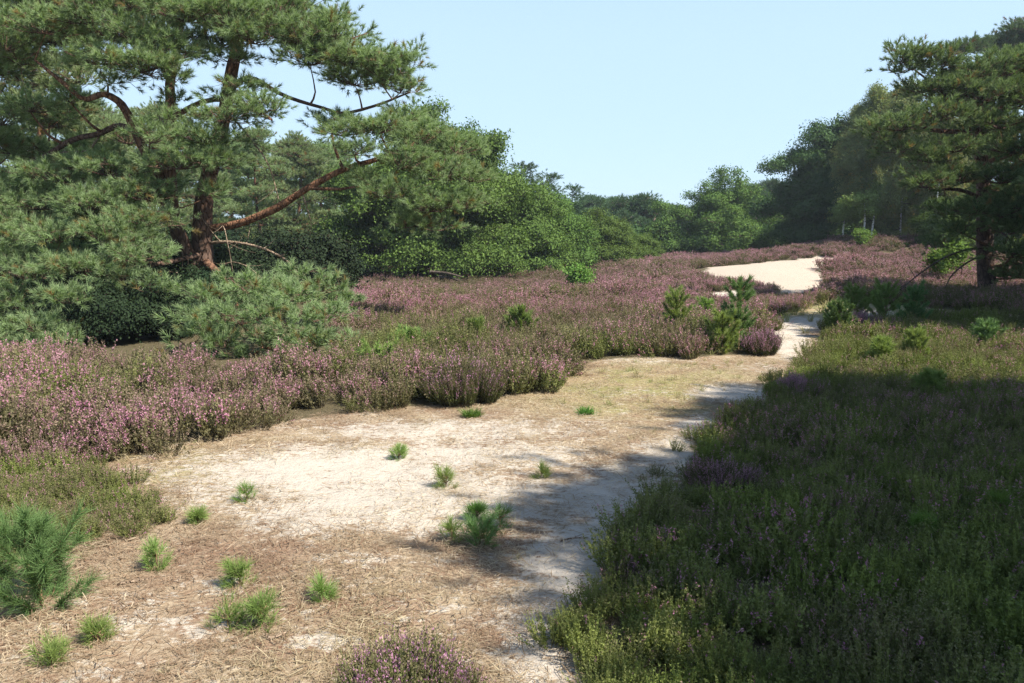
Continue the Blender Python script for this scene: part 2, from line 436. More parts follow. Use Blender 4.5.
# ------------------------------------------------------------------ tree builder
def crown(pads, T, dens, tuft_scale=1., sub_r=.28, per=12, flat=True, up=.7, droop=0.0, twigs=None, twig_r=.008, fill=.45):
    """pads: list of (centre, (rx,ry,rz)) -> V,F,tv arrays; twigs = Tubes for fine twigs"""
    L = []; A = []; S = []; Rn = []; C = []; TA = []; TB = []; TC = []; TD = []
    for c, r in pads:
        c = np.asarray(c, float); r = np.asarray(r, float)
        vol = 4.19 * r[0] * r[1] * r[2]
        n = max(3, int(dens * vol ** .75))
        d = rng.normal(size=(n, 3)); d /= np.linalg.norm(d, axis=1)[:, None]
        if flat: d[:, 2] = np.where(d[:, 2] < -.2, d[:, 2] * -.6, d[:, 2])
        rad = rng.random(n) ** fill
        sub = c + d * rad[:, None] * r
        hang = rng.random(n)
        for i in range(n):
            m = int(per * rng.uniform(.5, 1.4)) + 1
            o = rng.normal(size=(m, 3)) * sub_r * np.array([.62, .62, .33 if flat else .5]) * rng.uniform(.7, 1.25)
            if droop: o[:, 2] -= np.abs(rng.normal(size=m)) * droop
            p = sub[i] + o
            out = (sub[i] - c) / (np.linalg.norm(sub[i] - c) + 1e-6)
            ax = o / (sub_r) * (1.5 if flat and per < 13 else .6) * .8 + out * .4 + np.array([0, 0, up]) + rng.normal(size=(m, 3)) * .25
            cl = np.clip(rng.normal(.5, .25), 0, 1)
            L.append(p); A.append(ax); S.append(rng.uniform(.75, 1.25, m) * tuft_scale)
            Rn.append(rng.random(m)); C.append(np.full(m, cl))
            if twigs is not None:
                base = c - np.array([0, 0, .25 * r[2]])
                mid = (base + sub[i]) / 2 - np.array([0, 0, .15 * r[2] * rng.random()])
                TA += [base, mid]; TB += [mid, sub[i]]
                for j in range(0, min(m, 5)):
                    TC.append(sub[i]); TD.append(p[j])
    if twigs is not None:
        twigs.segs(TA, TB, twig_r * 1.4, twig_r * .9); twigs.segs(TC, TD, twig_r * .6, twig_r * .35)
    L = np.concatenate(L); A = np.concatenate(A); S = np.concatenate(S); Rn = np.concatenate(Rn); C = np.concatenate(C)
    V = []; Fc = []; tv = []; off = 0
    which = rng.integers(0, len(T), len(L))
    for t in range(len(T)):
        k = which == t
        v, f, q = bake(T[t], L[k], A[k], S[k], Rn[k], C[k])
        V.append(v); Fc.append(f + off); tv.append(q); off += len(v)
    return np.concatenate(V), np.concatenate(Fc), np.concatenate(tv)

def nearest(skel, p, below=True):
    s = np.array([q[0] for q in skel])
    d = np.linalg.norm(s - p, axis=1) + np.where(s[:, 2] > p[2] - .1, 1.2, 0)
    return int(np.argmin(d))

def connect(tb, skel, pads, r0=.035, sag=.15, sides=5, hi=.5):
    """grow a limb from the nearest existing wood to every pad (near ones first)"""
    order = sorted(range(len(pads)), key=lambda i: min(np.linalg.norm(q[0] - pads[i][0]) for q in skel))
    for i in order:
        c = np.asarray(pads[i][0], float)
        k = nearest(skel, c); a, ra = skel[k]
        L = np.linalg.norm(c - a)
        if L < .15: continue
        m = (a + c) / 2 + np.array([rng.normal() * .08 * L, rng.normal() * .08 * L, -sag * L * rng.uniform(.2, 1)])
        q = curve([a, m, c - np.array([0, 0, .25 * pads[i][1][2]])], max(5, int(L * 4)))
        rr = min(ra * .75, r0 * (1 + L * .35))
        rads = np.linspace(rr, rr * .35, len(q))
        tb.add(q, rads, sides, hi=hi, lump=.08)
        skel += [(q[j], rads[j]) for j in range(1, len(q))]

def make_tree(name, label, cat, loc, trunks, pads, T, mat, bark, dens, group=None, hi=(0, 1), flat=True, r0=.035, twig=True, sides=8, sub_r=.28, per=12,
              ts=1., up=.7, droop=0, limbs=(), hang=(), twig_r=.008, fill=.45, sag=.15, hmat=None):
    """all coordinates local to loc"""
    root = empty(name, loc); tag(root, label, cat, group)
    tb = Tubes(); skel = []
    for t in trunks:
        pts, rad = t[0], t[1]
        q = curve(pts, max(8, len(pts) * 3))
        rr = np.interp(np.linspace(0, 1, len(q)), np.linspace(0, 1, len(rad)), rad)
        h0, h1 = t[2] if len(t) > 2 else hi
        tb.add(q, rr, sides, hi=h0, hi2=h1, lump=.07)
        skel += [(q[j], rr[j]) for j in range(1, len(q))]
    tb.build('trunk', bark, root)
    for (pts, rad, hh) in limbs:
        lt = Tubes(); q = curve(pts, len(pts) * 3)
        rr = np.interp(np.linspace(0, 1, len(q)), np.linspace(0, 1, len(rad)), rad)
        lt.add(q, rr, sides, hi=hh[0], hi2=hh[1], lump=.1)
        lt.build('limb', bark, root)
        skel += [(q[j], rr[j]) for j in range(1, len(q))]
    for (pts, rad) in hang:
        lt = Tubes(); q = curve(pts, len(pts) * 3)
        lt.add(q, np.linspace(rad, rad * .4, len(q)), 5, hi=.5, lump=.15)
        for k in range(2, len(q) - 1):
            if rng.random() < .6:
                d = rng.normal(size=3) * .25; lt.add(curve([q[k], q[k] + d * .6 + np.array([0, 0, -.03]), q[k] + d], 4), [rad * .4, rad * .3, rad * .2, rad * .1], 4, hi=.5)
        tag(lt.build('dead_branch', hmat or M['dead'], root), 'bare dead branch without needles')
    bt = Tubes()
    connect(bt, skel, pads, r0=r0, hi=.75 if bark is M['bark'] else .3, sag=sag)
    V, Fc, tv = crown(pads, T, dens, ts, sub_r, per, flat, up, droop, twigs=bt if twig else None, twig_r=twig_r, fill=fill)
    if bt.n: bt.build('branches', bark if bark is not M['birch_bark'] else M['bark_grey'], root)
    me = mesh_np('crown', V, Fc, tv); link('crown', me, mat, root)
    return root

# --- parametric habits (local coordinates, base at 0,0,0)
def pine_spec(Hh, Rr, h0=.3, n=16, pad=1.0, lean=0., flat=.38, seed=1, rt=.16, fork=False):
    r = np.random.default_rng(seed)
    ln = np.array([lean, r.uniform(-.1, .1) * Hh * .3, 0])
    tr = [np.array([0, 0, -.2]), np.array([.1 * lean, 0, Hh * .3]) + r.normal(size=3) * [.08, .08, 0], np.array([.5 * lean, 0, Hh * .65]) + r.normal(size=3) * [.15, .15, 0], ln + np.array([0, 0, Hh * .96])]
    trunks = [(tr, [rt * 1.15, rt * .85, rt * .55, rt * .15])]
    tc = curve(tr, 40)
    pads = []
    for i in range(n):
        f = h0 + (1 - h0) * (i + r.uniform(0, .8)) / n
        z = f * Hh; a = i * 2.4 + r.uniform(-.5, .5)
        prof = math.sin(min(1, (1.02 - f) / (1 - h0) * 1.25) * math.pi / 2) ** .8
        L = Rr * prof * r.uniform(.6, 1.05)
        p0 = tc[min(39, int(f * 39))]
        for q, s in ((1., 1.), (.55, .8)):
            if q < 1 and L < pad: continue
            c = p0 + np.array([math.cos(a) * L * q, math.sin(a) * L * q, .12 * L * q + r.uniform(-.1, .2)])
            s2 = pad * s * r.uniform(.7, 1.2)
            pads.append((c, (s2, s2, s2 * flat)))
    pads.append((tc[-1], (pad * .7, pad * .7, pad * .45)))
    return trunks, pads
def oak_spec(Hh, Rx, Ry=None, h0=.12, n=34, lobe=.9, seed=1, rt=.2, pts=0):
    r = np.random.default_rng(seed); Ry = Ry or Rx
    tr = [np.array([0, 0, -.2]), np.array([r.normal() * .1, r.normal() * .1, Hh * .25]), np.array([r.normal() * .3, r.normal() * .3, Hh * .6]), np.array([r.normal() * .3, 0, Hh * .85])]
    pads = []
    cz = Hh * (1 + h0) / 2; rz = Hh * (1 - h0) / 2
    for i in range(n):
        d = r.normal(size=3); d /= np.linalg.norm(d)
        q = r.uniform(.45, .95)
        c = np.array([d[0] * (Rx - lobe * .5) * q, d[1] * (Ry - lobe * .5) * q, cz + d[2] * (rz - lobe * .5) * q])
        s = lobe * r.uniform(.7, 1.25)
        pads.append((c, (s, s, s * r.uniform(.55, .8))))
    if h0 < .05:
        for i in range(14):
            a = 6.28 * i / 14 + r.uniform(-.2, .2); q = r.uniform(.6, .92)
            pads.append((np.array([math.cos(a) * Rx * q, math.sin(a) * Ry * q, r.uniform(.35, .9)]), (lobe * .85, lobe * .85, lobe * .5)))
            a += .2; q *= .98; pads.append((np.array([math.cos(a) * Rx * q, math.sin(a) * Ry * q, r.uniform(.9, .42 * Hh)]), (lobe * .9, lobe * .9, lobe * .6)))
    pads.append((np.array([0, 0, cz]), (Rx * .6, Ry * .6, rz * .6)))
    for i in range(pts):   # upright shoots breaking the outline
        a = r.uniform(0, 6.28); q = r.uniform(0, .55)
        pads.append((np.array([math.cos(a) * Rx * q, math.sin(a) * Ry * q, Hh * r.uniform(.93, 1.04) - Hh * .25 * q]), (.35, .35, .6)))
    return [(tr, [rt * 1.3, rt, rt * .6, rt * .2])], pads
def spruce_spec(Hh, Rr, seed=1, n=9, rt=.12):
    r = np.random.default_rng(seed); pads = []
    for i in range(n):
        f = (i + .4) / n; z = Hh * (.08 + .9 * f); rad = Rr * (1 - f) ** .65
        m = max(1, int(6 * (1 - f)) + 1)
        for k in range(m):
            a = 6.28 * k / m + r.uniform(-.4, .4); s = max(.25, rad * .45) * r.uniform(.8, 1.2)
            pads.append((np.array([math.cos(a) * rad * .6, math.sin(a) * rad * .6, z + r.uniform(-.1, .2)]), (s, s, s * .6 + .12)))
    pads.append((np.array([0, 0, Hh * .98]), (.14, .14, .35)))
    return [([np.array([0, 0, -.2]), np.array([0, 0, Hh * .5]), np.array([0, 0, Hh * .97])], [rt, rt * .6, rt * .1])], pads

def at(px, D, dz=0.0):
    x = (px - W / 2) / F * D / 1.0
    # account for the pitch: use the ray at the horizon height
    x = P(px, HOR, D)[0]
    return np.array([x, D, float(gz(x, D)) + dz])
def hgt(py, D, px=512):
    return P(px, py, D)[2]

# =================================================================== TERRAIN
def terrain():
    n = 640
    t = np.linspace(-1, 1, n)
    gx = 4.2 * np.sinh(5.1 * t); gy = 6 + 4.2 * np.sinh(5.1 * t)
    X, Y = np.meshgrid(gx, gy)
    x = X.ravel(); y = Y.ravel()
    z = gz(x, y)
    px, py, dune, patch, hl, hr, low = regions(x, y)
    sand = np.zeros(len(x))
    for (cx, cy, rx, ry, a) in SAND:
        g = a * np.exp(-(((px - cx) / rx) ** 2 + ((py - cy) / ry) ** 2) ** 1.5 * .45)
        sand = np.maximum(sand, g)
    sand = np.maximum(sand, .16 + .34 * (fbm(x / .9, y / .9, 33) - .4))
    sand = np.where(y < 1.5, .35 + .2 * fbm(x, y, 31), sand)
    # the right-hand trodden path stays grey and clean
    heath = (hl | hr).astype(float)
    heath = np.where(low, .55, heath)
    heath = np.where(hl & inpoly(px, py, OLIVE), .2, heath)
    sand = np.where(patch, 1.0, sand); sand = np.where(dune, 2.0, sand)
    grass = np.exp(-(((px - 640) / 130) ** 2 + ((py - 390) / 30) ** 2) ** 1.5) + np.exp(-(((px - 120) / 140) ** 2 + ((py - 470) / 30) ** 2) ** 1.5) * .7
    grass = grass + np.exp(-(((px - 470) / 110) ** 2 + ((py - 318) / 16) ** 2)) + ((py < 322) & (px > 560)) * .8
    sand = sand * (1 - .55 * np.exp(-(((px - 130) / 110) ** 2 + ((py - 555) / 40) ** 2)) * (y > 1.5))
    grass = np.clip(grass, 0, 1)
    i = np.arange(n - 1); I, J = np.meshgrid(i, i)
    a = (J * n + I).ravel()
    q = np.stack([a, a + 1, a + n + 1, a + n], -1)
    me = mesh_np('ground', np.stack([x, y, z], -1), q, np.stack([sand, heath, grass], -1), smooth=True, attrname='reg')
    tag(link('ground', me, M['ground']), 'sandy heathland floor with brown litter and bare pale sand', None, kind='structure')
terrain()

# =================================================================== HEATHER and GRASS (uncountable cover)
def heather_template(seed, shoots=64, lean=.42, flw=.34):
    r = np.random.default_rng(seed)
    V = []; Fc = []; tv = []
    def tri(c, size, rr, h, f, dirv):
        a = dirv + r.normal(size=3) * .55; a /= np.linalg.norm(a)
        s = np.cross(a, r.normal(size=3)); s /= np.linalg.norm(s)
        k = len(V); V.extend([c - s * size * .4, c + s * size * .4, c + a * size]); Fc.append((k, k + 1, k + 2)); tv.extend([(rr, h, f)] * 3)
    for i in range(shoots):
        a = r.uniform(0, 6.28); q = math.sqrt(r.random())
        l = lean * q * r.uniform(.6, 1.2)
        top = np.array([math.cos(a) * l, math.sin(a) * l, (1 - .35 * q * q) * r.uniform(.72, 1.08)])
        b = np.array([math.cos(a) * .1 * q, math.sin(a) * .1 * q, -.05])
        mid = (b + top) / 2 + np.array([math.cos(a), math.sin(a), 0]) * .08
        rr = r.random()
        k = len(V); s = np.cross(top - b, r.normal(size=3)); s /= np.linalg.norm(s); w = .008
        V.extend([b - s * w, b + s * w, mid + s * w * .7, mid - s * w * .7, top + s * w * .3, top - s * w * .3])
        tv.extend([(rr, 0, 0), (rr, 0, 0), (rr, .3, 0), (rr, .3, 0), (rr, .8, 0), (rr, .8, 0)])
        Fc.extend([(k, k + 1, k + 2), (k, k + 2, k + 3), (k + 3, k + 2, k + 4), (k + 3, k + 4, k + 5)])
        d = top - mid; d /= np.linalg.norm(d)
        for j in range(16):
            t = r.uniform(.25, 1 - flw * .6)
            c = (b * (1 - t) ** 2 + 2 * mid * t * (1 - t) + top * t * t) + r.normal(size=3) * .022
            tri(c, r.uniform(.035, .06), rr, t, 0., d)
        for j in range(15):
            t = 1 - flw * r.random() ** 1.0
            c = (b * (1 - t) ** 2 + 2 * mid * t * (1 - t) + top * t * t) + r.normal(size=3) * .013
            tri(c, r.uniform(.024, .04), rr, t, 1., d)
    return np.array(V), np.array(Fc), np.array(tv)
HT = [heather_template(100 + s) for s in range(3)] + [heather_template(150, 44, .75, .45)] + [heather_template(200 + s, 46, .6, .26) for s in range(2)]
def straw_template(seed, n=26, flatness=.0, w=.011):
    r = np.random.default_rng(seed); V = []; Fc = []; tv = []
    for i in range(n):
        a = r.uniform(0, 6.28); el = r.uniform(.15, 1.1) if flatness == 0 else r.uniform(1.2, 1.5)
        b = np.array([r.normal() * .12, r.normal() * .12, -.02]); l = r.uniform(.5, 1.1)
        d = np.array([math.sin(el) * math.cos(a), math.sin(el) * math.sin(a), math.cos(el)])
        m = b + d * l * .55; t = b + d * l + np.array([math.cos(a) * .12, math.sin(a) * .12, -.18 * l])
        s = np.cross(d, [0, 0, 1.]) + r.normal(size=3) * .3; s /= np.linalg.norm(s); k = len(V); rr = r.random()
        V.extend([b - s * w, b + s * w, m + s * w, m - s * w, t])
        Fc.extend([(k, k + 1, k + 2), (k, k + 2, k + 3), (k + 3, k + 2, k + 4)]); tv.extend([(rr, 0, 0), (rr, 0, 0), (rr, .5, 0), (rr, .5, 0), (rr, 1, 0)])
    return np.array(V), np.array(Fc), np.array(tv)
def litter_template(seed, n=70):
    r = np.random.default_rng(seed); V = []; Fc = []; tv = []
    for i in range(n):
        a = r.uniform(0, 6.28); c = np.array([r.normal() * .45, r.normal() * .45, r.uniform(.005, .07)])
        l = r.uniform(.05, .42) / 2; w = r.uniform(.003, .008)
        d = np.array([math.cos(a), math.sin(a), r.normal() * .22]); s = np.array([-math.sin(a), math.cos(a), r.normal() * .3]); cu = s * r.normal() * l * .35
        k = len(V); rr = r.random()
        V.extend([c - d * l - s * w, c - d * l + s * w, c + s * w + cu, c - s * w + cu, c + d * l])
        Fc.extend([(k, k + 1, k + 2), (k, k + 2, k + 3), (k + 3, k + 2, k + 4)]); tv.extend([(rr, 0, 0)] * 5)
    return np.array(V), np.array(Fc), np.array(tv)

def scatter(name, label, cat, temps, mat, pts, rotz, tilt, scl, idx, bloom, green, tint):
    """one uncountable cover: points that carry instanced sprigs"""
    protos = []
    for i, t in enumerate(temps):
        me = mesh_np(name + '_sprig', *t); me.materials.append(mat)
        protos.append(bpy.data.objects.new(name + '_sprig', me))
    me = bpy.data.meshes.new(name); me.vertices.add(len(pts)); me.vertices.foreach_set('co', pts.astype(np.float32).ravel())
    def fa(nm, arr, typ='FLOAT', key='value'):
        a = me.attributes.new(nm, typ, 'POINT'); a.data.foreach_set(key, np.ascontiguousarray(arr).ravel())
    fa('rot', np.stack([tilt[:, 0], tilt[:, 1], rotz], -1).astype(np.float32), 'FLOAT_VECTOR', 'vector')
    fa('scl', scl.astype(np.float32), 'FLOAT_VECTOR', 'vector')
    fa('idx', idx.astype(np.int32), 'INT'); fa('bloom', bloom.astype(np.float32)); fa('green', green.astype(np.float32)); fa('tint', tint.astype(np.float32))
    me.materials.append(mat)
    o = bpy.data.objects.new(name, me); COL.objects.link(o)
    tag(o, label, cat, kind='stuff')
    ng = bpy.data.node_groups.new(name + '_spread', 'GeometryNodeTree')
    ng.interface.new_socket('Geometry', in_out='INPUT', socket_type='NodeSocketGeometry')
    ng.interface.new_socket('Geometry', in_out='OUTPUT', socket_type='NodeSocketGeometry')
    gi = ng.nodes.new('NodeGroupInput'); go = ng.nodes.new('NodeGroupOutput')
    join = ng.nodes.new('GeometryNodeGeometryToInstance')
    for p in protos[::-1]:
        oi = ng.nodes.new('GeometryNodeObjectInfo'); oi.inputs['Object'].default_value = p
        oi.inputs['As Instance'].default_value = False
        ng.links.new(oi.outputs['Geometry'], join.inputs[0])
    iop = ng.nodes.new('GeometryNodeInstanceOnPoints')
    def na(nm, typ):
        n = ng.nodes.new('GeometryNodeInputNamedAttribute'); n.data_type = typ; n.inputs['Name'].default_value = nm
        return n.outputs[0]
    m2p = ng.nodes.new('GeometryNodeMeshToPoints')
    ng.links.new(gi.outputs[0], m2p.inputs['Mesh']); ng.links.new(m2p.outputs[0], iop.inputs['Points'])
    # one instance per prototype: gather them as separate instances
    gather = ng.nodes.new('GeometryNodeJoinGeometry')
    ng.nodes.remove(join)
    for n in [n for n in ng.nodes if n.bl_idname == 'GeometryNodeObjectInfo'][::1]:
        n.inputs['As Instance'].default_value = True
        ng.links.new(n.outputs['Geometry'], gather.inputs[0])
    ng.links.new(gather.outputs[0], iop.inputs['Instance'])
    iop.inputs['Pick Instance'].default_value = True
    ng.links.new(na('idx', 'INT'), iop.inputs['Instance Index'])
    ng.links.new(na('rot', 'FLOAT_VECTOR'), iop.inputs['Rotation'])
    ng.links.new(na('scl', 'FLOAT_VECTOR'), iop.inputs['Scale'])
    ng.links.new(iop.outputs[0], go.inputs[0])
    md = o.modifiers.new('spread', 'NODES'); md.node_group = ng
    return o

def sample(density_fn, n, xr, yr):
    x = rng.uniform(*xr, n); y = rng.uniform(*yr, n)
    return x, y

PINE = at(205, 15.6)
CLEAR = [(PINE[0], PINE[1], 2.6)]
def heather_field():
    Xs = []; 
    for (xr, yr, dens) in (((-9, 14), (1.2, 9), 22), ((-14, 16), (9, 15), 17), ((-20, 22), (15, 26), 11), ((-34, 40), (26, 60), 5.5), ((2, 40), (60, 76), 3)):
        n = int((xr[1] - xr[0]) * (yr[1] - yr[0]) * dens)
        x = rng.uniform(*xr, n); y = rng.uniform(*yr, n); Xs.append((x, y))
    x = np.concatenate([a[0] for a in Xs]); y = np.concatenate([a[1] for a in Xs])
    ok = np.abs(x) < y * .95 + 3.2; x = x[ok]; y = y[ok]
    jx = x + (fbm(x / .8, y / .8, 71) - .5) * .9 + rng.normal(size=len(x)) * .07; jy = y + (fbm(x / .9, y / .9, 73) - .5) * 1.1 + rng.normal(size=len(x)) * .10
    px, py, dune, patch, hl, hr, low = regions(jx, jy)
    olive = hl & inpoly(px, py, OLIVE)
    n1 = fbm(x / 1.6, y / 1.6, 21); n2 = fbm(x / .7, y / .7, 23); n3 = fbm(x / 6, y / 6, 27)
    keep = hl & ~low
    keep &= ~(olive & (rng.random(len(x)) < .35))
    keep &= ~((px < 345 + 25 * (n1 - .5)) & (y > 9.6 + .8 * n2) & (y < 26))
    keep &= ~((px < 300) & (y >= 26))
    keep &= n2 + .25 * rng.random(len(x)) > .22
    x, y, px, py, n1, n2, n3 = [a[keep] for a in (x, y, px, py, n1, n2, n3)]
    far = sstep(14, 30, y)
    h = (.40 + .30 * (n1 - .5) * 2 * .8 + .16 * (n2 - .5) + rng.normal(size=len(x)) * .035) * (1 + .1 * far)
    h = np.where(py < 262, h * .8, h); h = h * (1 - .3 * sstep(20, 32, y) * (px < 600))
    # lower along the edge
    hb = sstep(4.5, 7, y); h = np.clip(h, .16, .75)
    h *= np.where((px > 320) & (px < 780) & (py > 345), .92, 1)
    h = h * rng.uniform(.62, 1.16, len(x))
    h = h * (1 - .45 * np.exp(-((px - 775) / 75) ** 2 - ((py - 296) / 14) ** 2))
    w = h * rng.uniform(.95, 1.3, len(x)) * (1 + .8 * far)
    bloom = np.select([px < 340, (px < 600) & (py > 325), py > 315, px > 825], [.42, .20, .42, .85], .68)
    bloom = bloom + (n3 - .5) * 1.7 + (n2 - .5) * .8 + (fbm(x / 2.8, y / 2.8, 29) - .5) * .9
    green = np.clip((n1 - .5) * 2.0 + (.12 * ((px > 320) & (px < 600) & (py > 325))) - .25 * far + .05 + .25 * (px > 860) * (py > 290), 0, 1)
    rot = rng.uniform(0, 6.28, len(x)); tl = rng.normal(size=(len(x), 2)) * .2
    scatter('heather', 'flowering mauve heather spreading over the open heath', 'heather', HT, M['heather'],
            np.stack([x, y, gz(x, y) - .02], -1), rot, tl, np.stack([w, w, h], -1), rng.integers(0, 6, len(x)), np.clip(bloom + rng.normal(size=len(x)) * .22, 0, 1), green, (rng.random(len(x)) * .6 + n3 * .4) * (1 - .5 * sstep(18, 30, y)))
    # low green heather, right-hand bank and the patch on the left
    parts = []
    for (xr, yr, dens) in (((-4, 9), (.2, 6), 66), ((0, 12), (6, 12), 38), ((0, 17), (12, 24), 12), ((-5, 8), (-3, .2), 8)):
        n = int((xr[1] - xr[0]) * (yr[1] - yr[0]) * dens); parts.append((rng.uniform(*xr, n), rng.uniform(*yr, n)))
    x = np.concatenate([a[0] for a in parts]); y = np.concatenate([a[1] for a in parts])
    px, py, dune, patch, hl, hr, low = regions(x + (fbm(x / .7, y / .7, 75) - .5) * .7 + rng.normal(size=len(x)) * .08, y + rng.normal(size=len(x)) * .12)
    keep = (hr | low); n1 = fbm(x / 1.1, y / 1.1, 41); n2 = fbm(x / .5, y / .5, 43)
    keep &= n2 > .12
    x, y, px, py, n1, n2, low = [a[keep] for a in (x, y, px, py, n1, n2, low)]
    ctr = sstep(0, 2.2, np.where(low, .6, x - np.interp(y, [1, 3, 4, 5.2, 6, 8.3, 10, 12, 16, 20], [.2, .25, .55, 1.0, 1.3, 2.6, 3.4, 4.6, 6, 8])))
    h = .13 + .18 * n1 + .05 * ctr + rng.normal(size=len(x)) * .02
    h = np.where(low, .11 + .12 * n1, h); h = np.where(y > 11, h * 1.35, h)
    h = h * rng.uniform(.6, 1.1, len(x)); h = np.clip(h, .07, .5); w = h * rng.uniform(1.1, 1.5, len(x))
    bl = np.clip(.10 + (n1 - .5) * .35 + (fbm(x / 2.5, y / 2.5, 47) - .5) * .7, 0.02, .7)
    gr = np.clip(.75 + (n2 - .5) * 1.0, 0, 1)
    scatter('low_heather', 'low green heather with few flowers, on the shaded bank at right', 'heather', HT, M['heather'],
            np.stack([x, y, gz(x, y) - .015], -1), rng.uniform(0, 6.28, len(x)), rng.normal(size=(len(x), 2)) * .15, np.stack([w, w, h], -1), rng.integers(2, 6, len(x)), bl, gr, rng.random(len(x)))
heather_field()

def litter_field():
    n = 13000
    x = rng.uniform(-7, 6, n); y = 1.5 + 13 * rng.random(n) ** 1.5
    px, py, dune, patch, hl, hr, low = regions(x, y)
    sand = np.zeros(n)
    for (cx, cy, rx, ry, a) in SAND: sand = np.maximum(sand, a * np.exp(-(((px - cx) / rx) ** 2 + ((py - cy) / ry) ** 2) ** 1.5 * .7))
    nn = fbm(x / .5, y / .5, 51)
    keep = ~hl & ~hr & (np.abs(x) < y * .8 + 1) & (rng.random(n) < 1.05 - sand * 1.0 + (nn - .5) * .8)
    x, y, nn, px, py = [a[keep] for a in (x, y, nn, px, py)]
    s = rng.uniform(.12, .30, len(x))
    z = np.zeros(len(x))
    scatter('dry_litter', 'brown dead stems and straw lying on the sand', 'litter', [litter_template(300 + k) for k in range(4)], M['straw'],
            np.stack([x, y, gz(x, y) + .003], -1), rng.uniform(0, 6.28, len(x)), np.zeros((len(x), 2)), np.stack([s, s, s * .9], -1), rng.integers(0, 4, len(x)), z, np.clip(fbm(x / .9, y / .9, 57) - .62, 0, 1) * 1.5, np.clip(fbm(x / .8, y / .8, 53) * 2.2 - .8, 0, 1))
    # standing straw
    n = 5200
    x = rng.uniform(-9, 9, n); y = 2 + 22 * rng.random(n) ** 1.4
    px, py, dune, patch, hl, hr, low = regions(x, y)
    sand = np.zeros(n)
    for (cx, cy, rx, ry, a) in SAND: sand = np.maximum(sand, a * np.exp(-(((px - cx) / rx) ** 2 + ((py - cy) / ry) ** 2) ** 1.5 * .7))
    nn = fbm(x / .6, y / .6, 61)
    edge = np.exp(-(((px - 660) / 120) ** 2 + ((py - 385) / 28) ** 2)) + np.exp(-(((px - 200) / 160) ** 2 + ((py - 450) / 18) ** 2)) + low * .7
    pr = (.30 + edge * .8 - sand * .9 + (nn - .5) * 1.4) * np.where(hl | hr, .12 + .5 * low + .3 * (hr & (y > 8)), 1)
    keep = (rng.random(n) < pr) & (np.abs(x) < y * .8 + 1)
    x, y, nn, edge, low, hl, hr, px, py = [a[keep] for a in (x, y, nn, edge, low, hl, hr, px, py)]
    s = rng.uniform(.045, .10, len(x)) * (1 + .5 * edge) * np.where(hl | hr, 2.2, 1)
    gr = np.clip((fbm(x / .8, y / .8, 67) - .48) * 2.0 + .55 * (px > 560) * (py < 440) + .3 * low + rng.normal(size=len(x)) * .1, 0, .9)
    scatter('dry_grass', 'short tan dry grass growing on the trodden sand', 'grass', [straw_template(400 + k) for k in range(4)], M['straw'],
            np.stack([x, y, gz(x, y)], -1), rng.uniform(0, 6.28, len(x)), rng.normal(size=(len(x), 2)) * .1, np.stack([s, s, s], -1), rng.integers(0, 4, len(x)), np.zeros(len(x)), gr, rng.random(len(x)) * .5)
    # pale grass among the far heather
    n = 2600
    x = rng.uniform(-8, 14, n); y = rng.uniform(14, 34, n)
    px, py, dune, patch, hl, hr, low = regions(x, y)
    o = inpoly(px, py, OLIVE)
    strip = np.exp(-(((px - 800) / 60) ** 2 + ((py - 306) / 6) ** 2))
    keep = ~dune & ~patch & (rng.random(n) < .05 + .45 * o + .8 * strip)
    x, y = x[keep], y[keep]; s = rng.uniform(.22, .42, len(x))
    scatter('meadow_grass', 'yellowish green grass between the heather further back', 'grass', [straw_template(500 + k, 34, w=.014) for k in range(3)], M['straw'],
            np.stack([x, y, gz(x, y)], -1), rng.uniform(0, 6.28, len(x)), rng.normal(size=(len(x), 2)) * .1, np.stack([s, s, s], -1), rng.integers(0, 3, len(x)), np.zeros(len(x)), np.clip(rng.normal(.6, .2, len(x)), 0, 1), rng.random(len(x)) * .3)
litter_field()

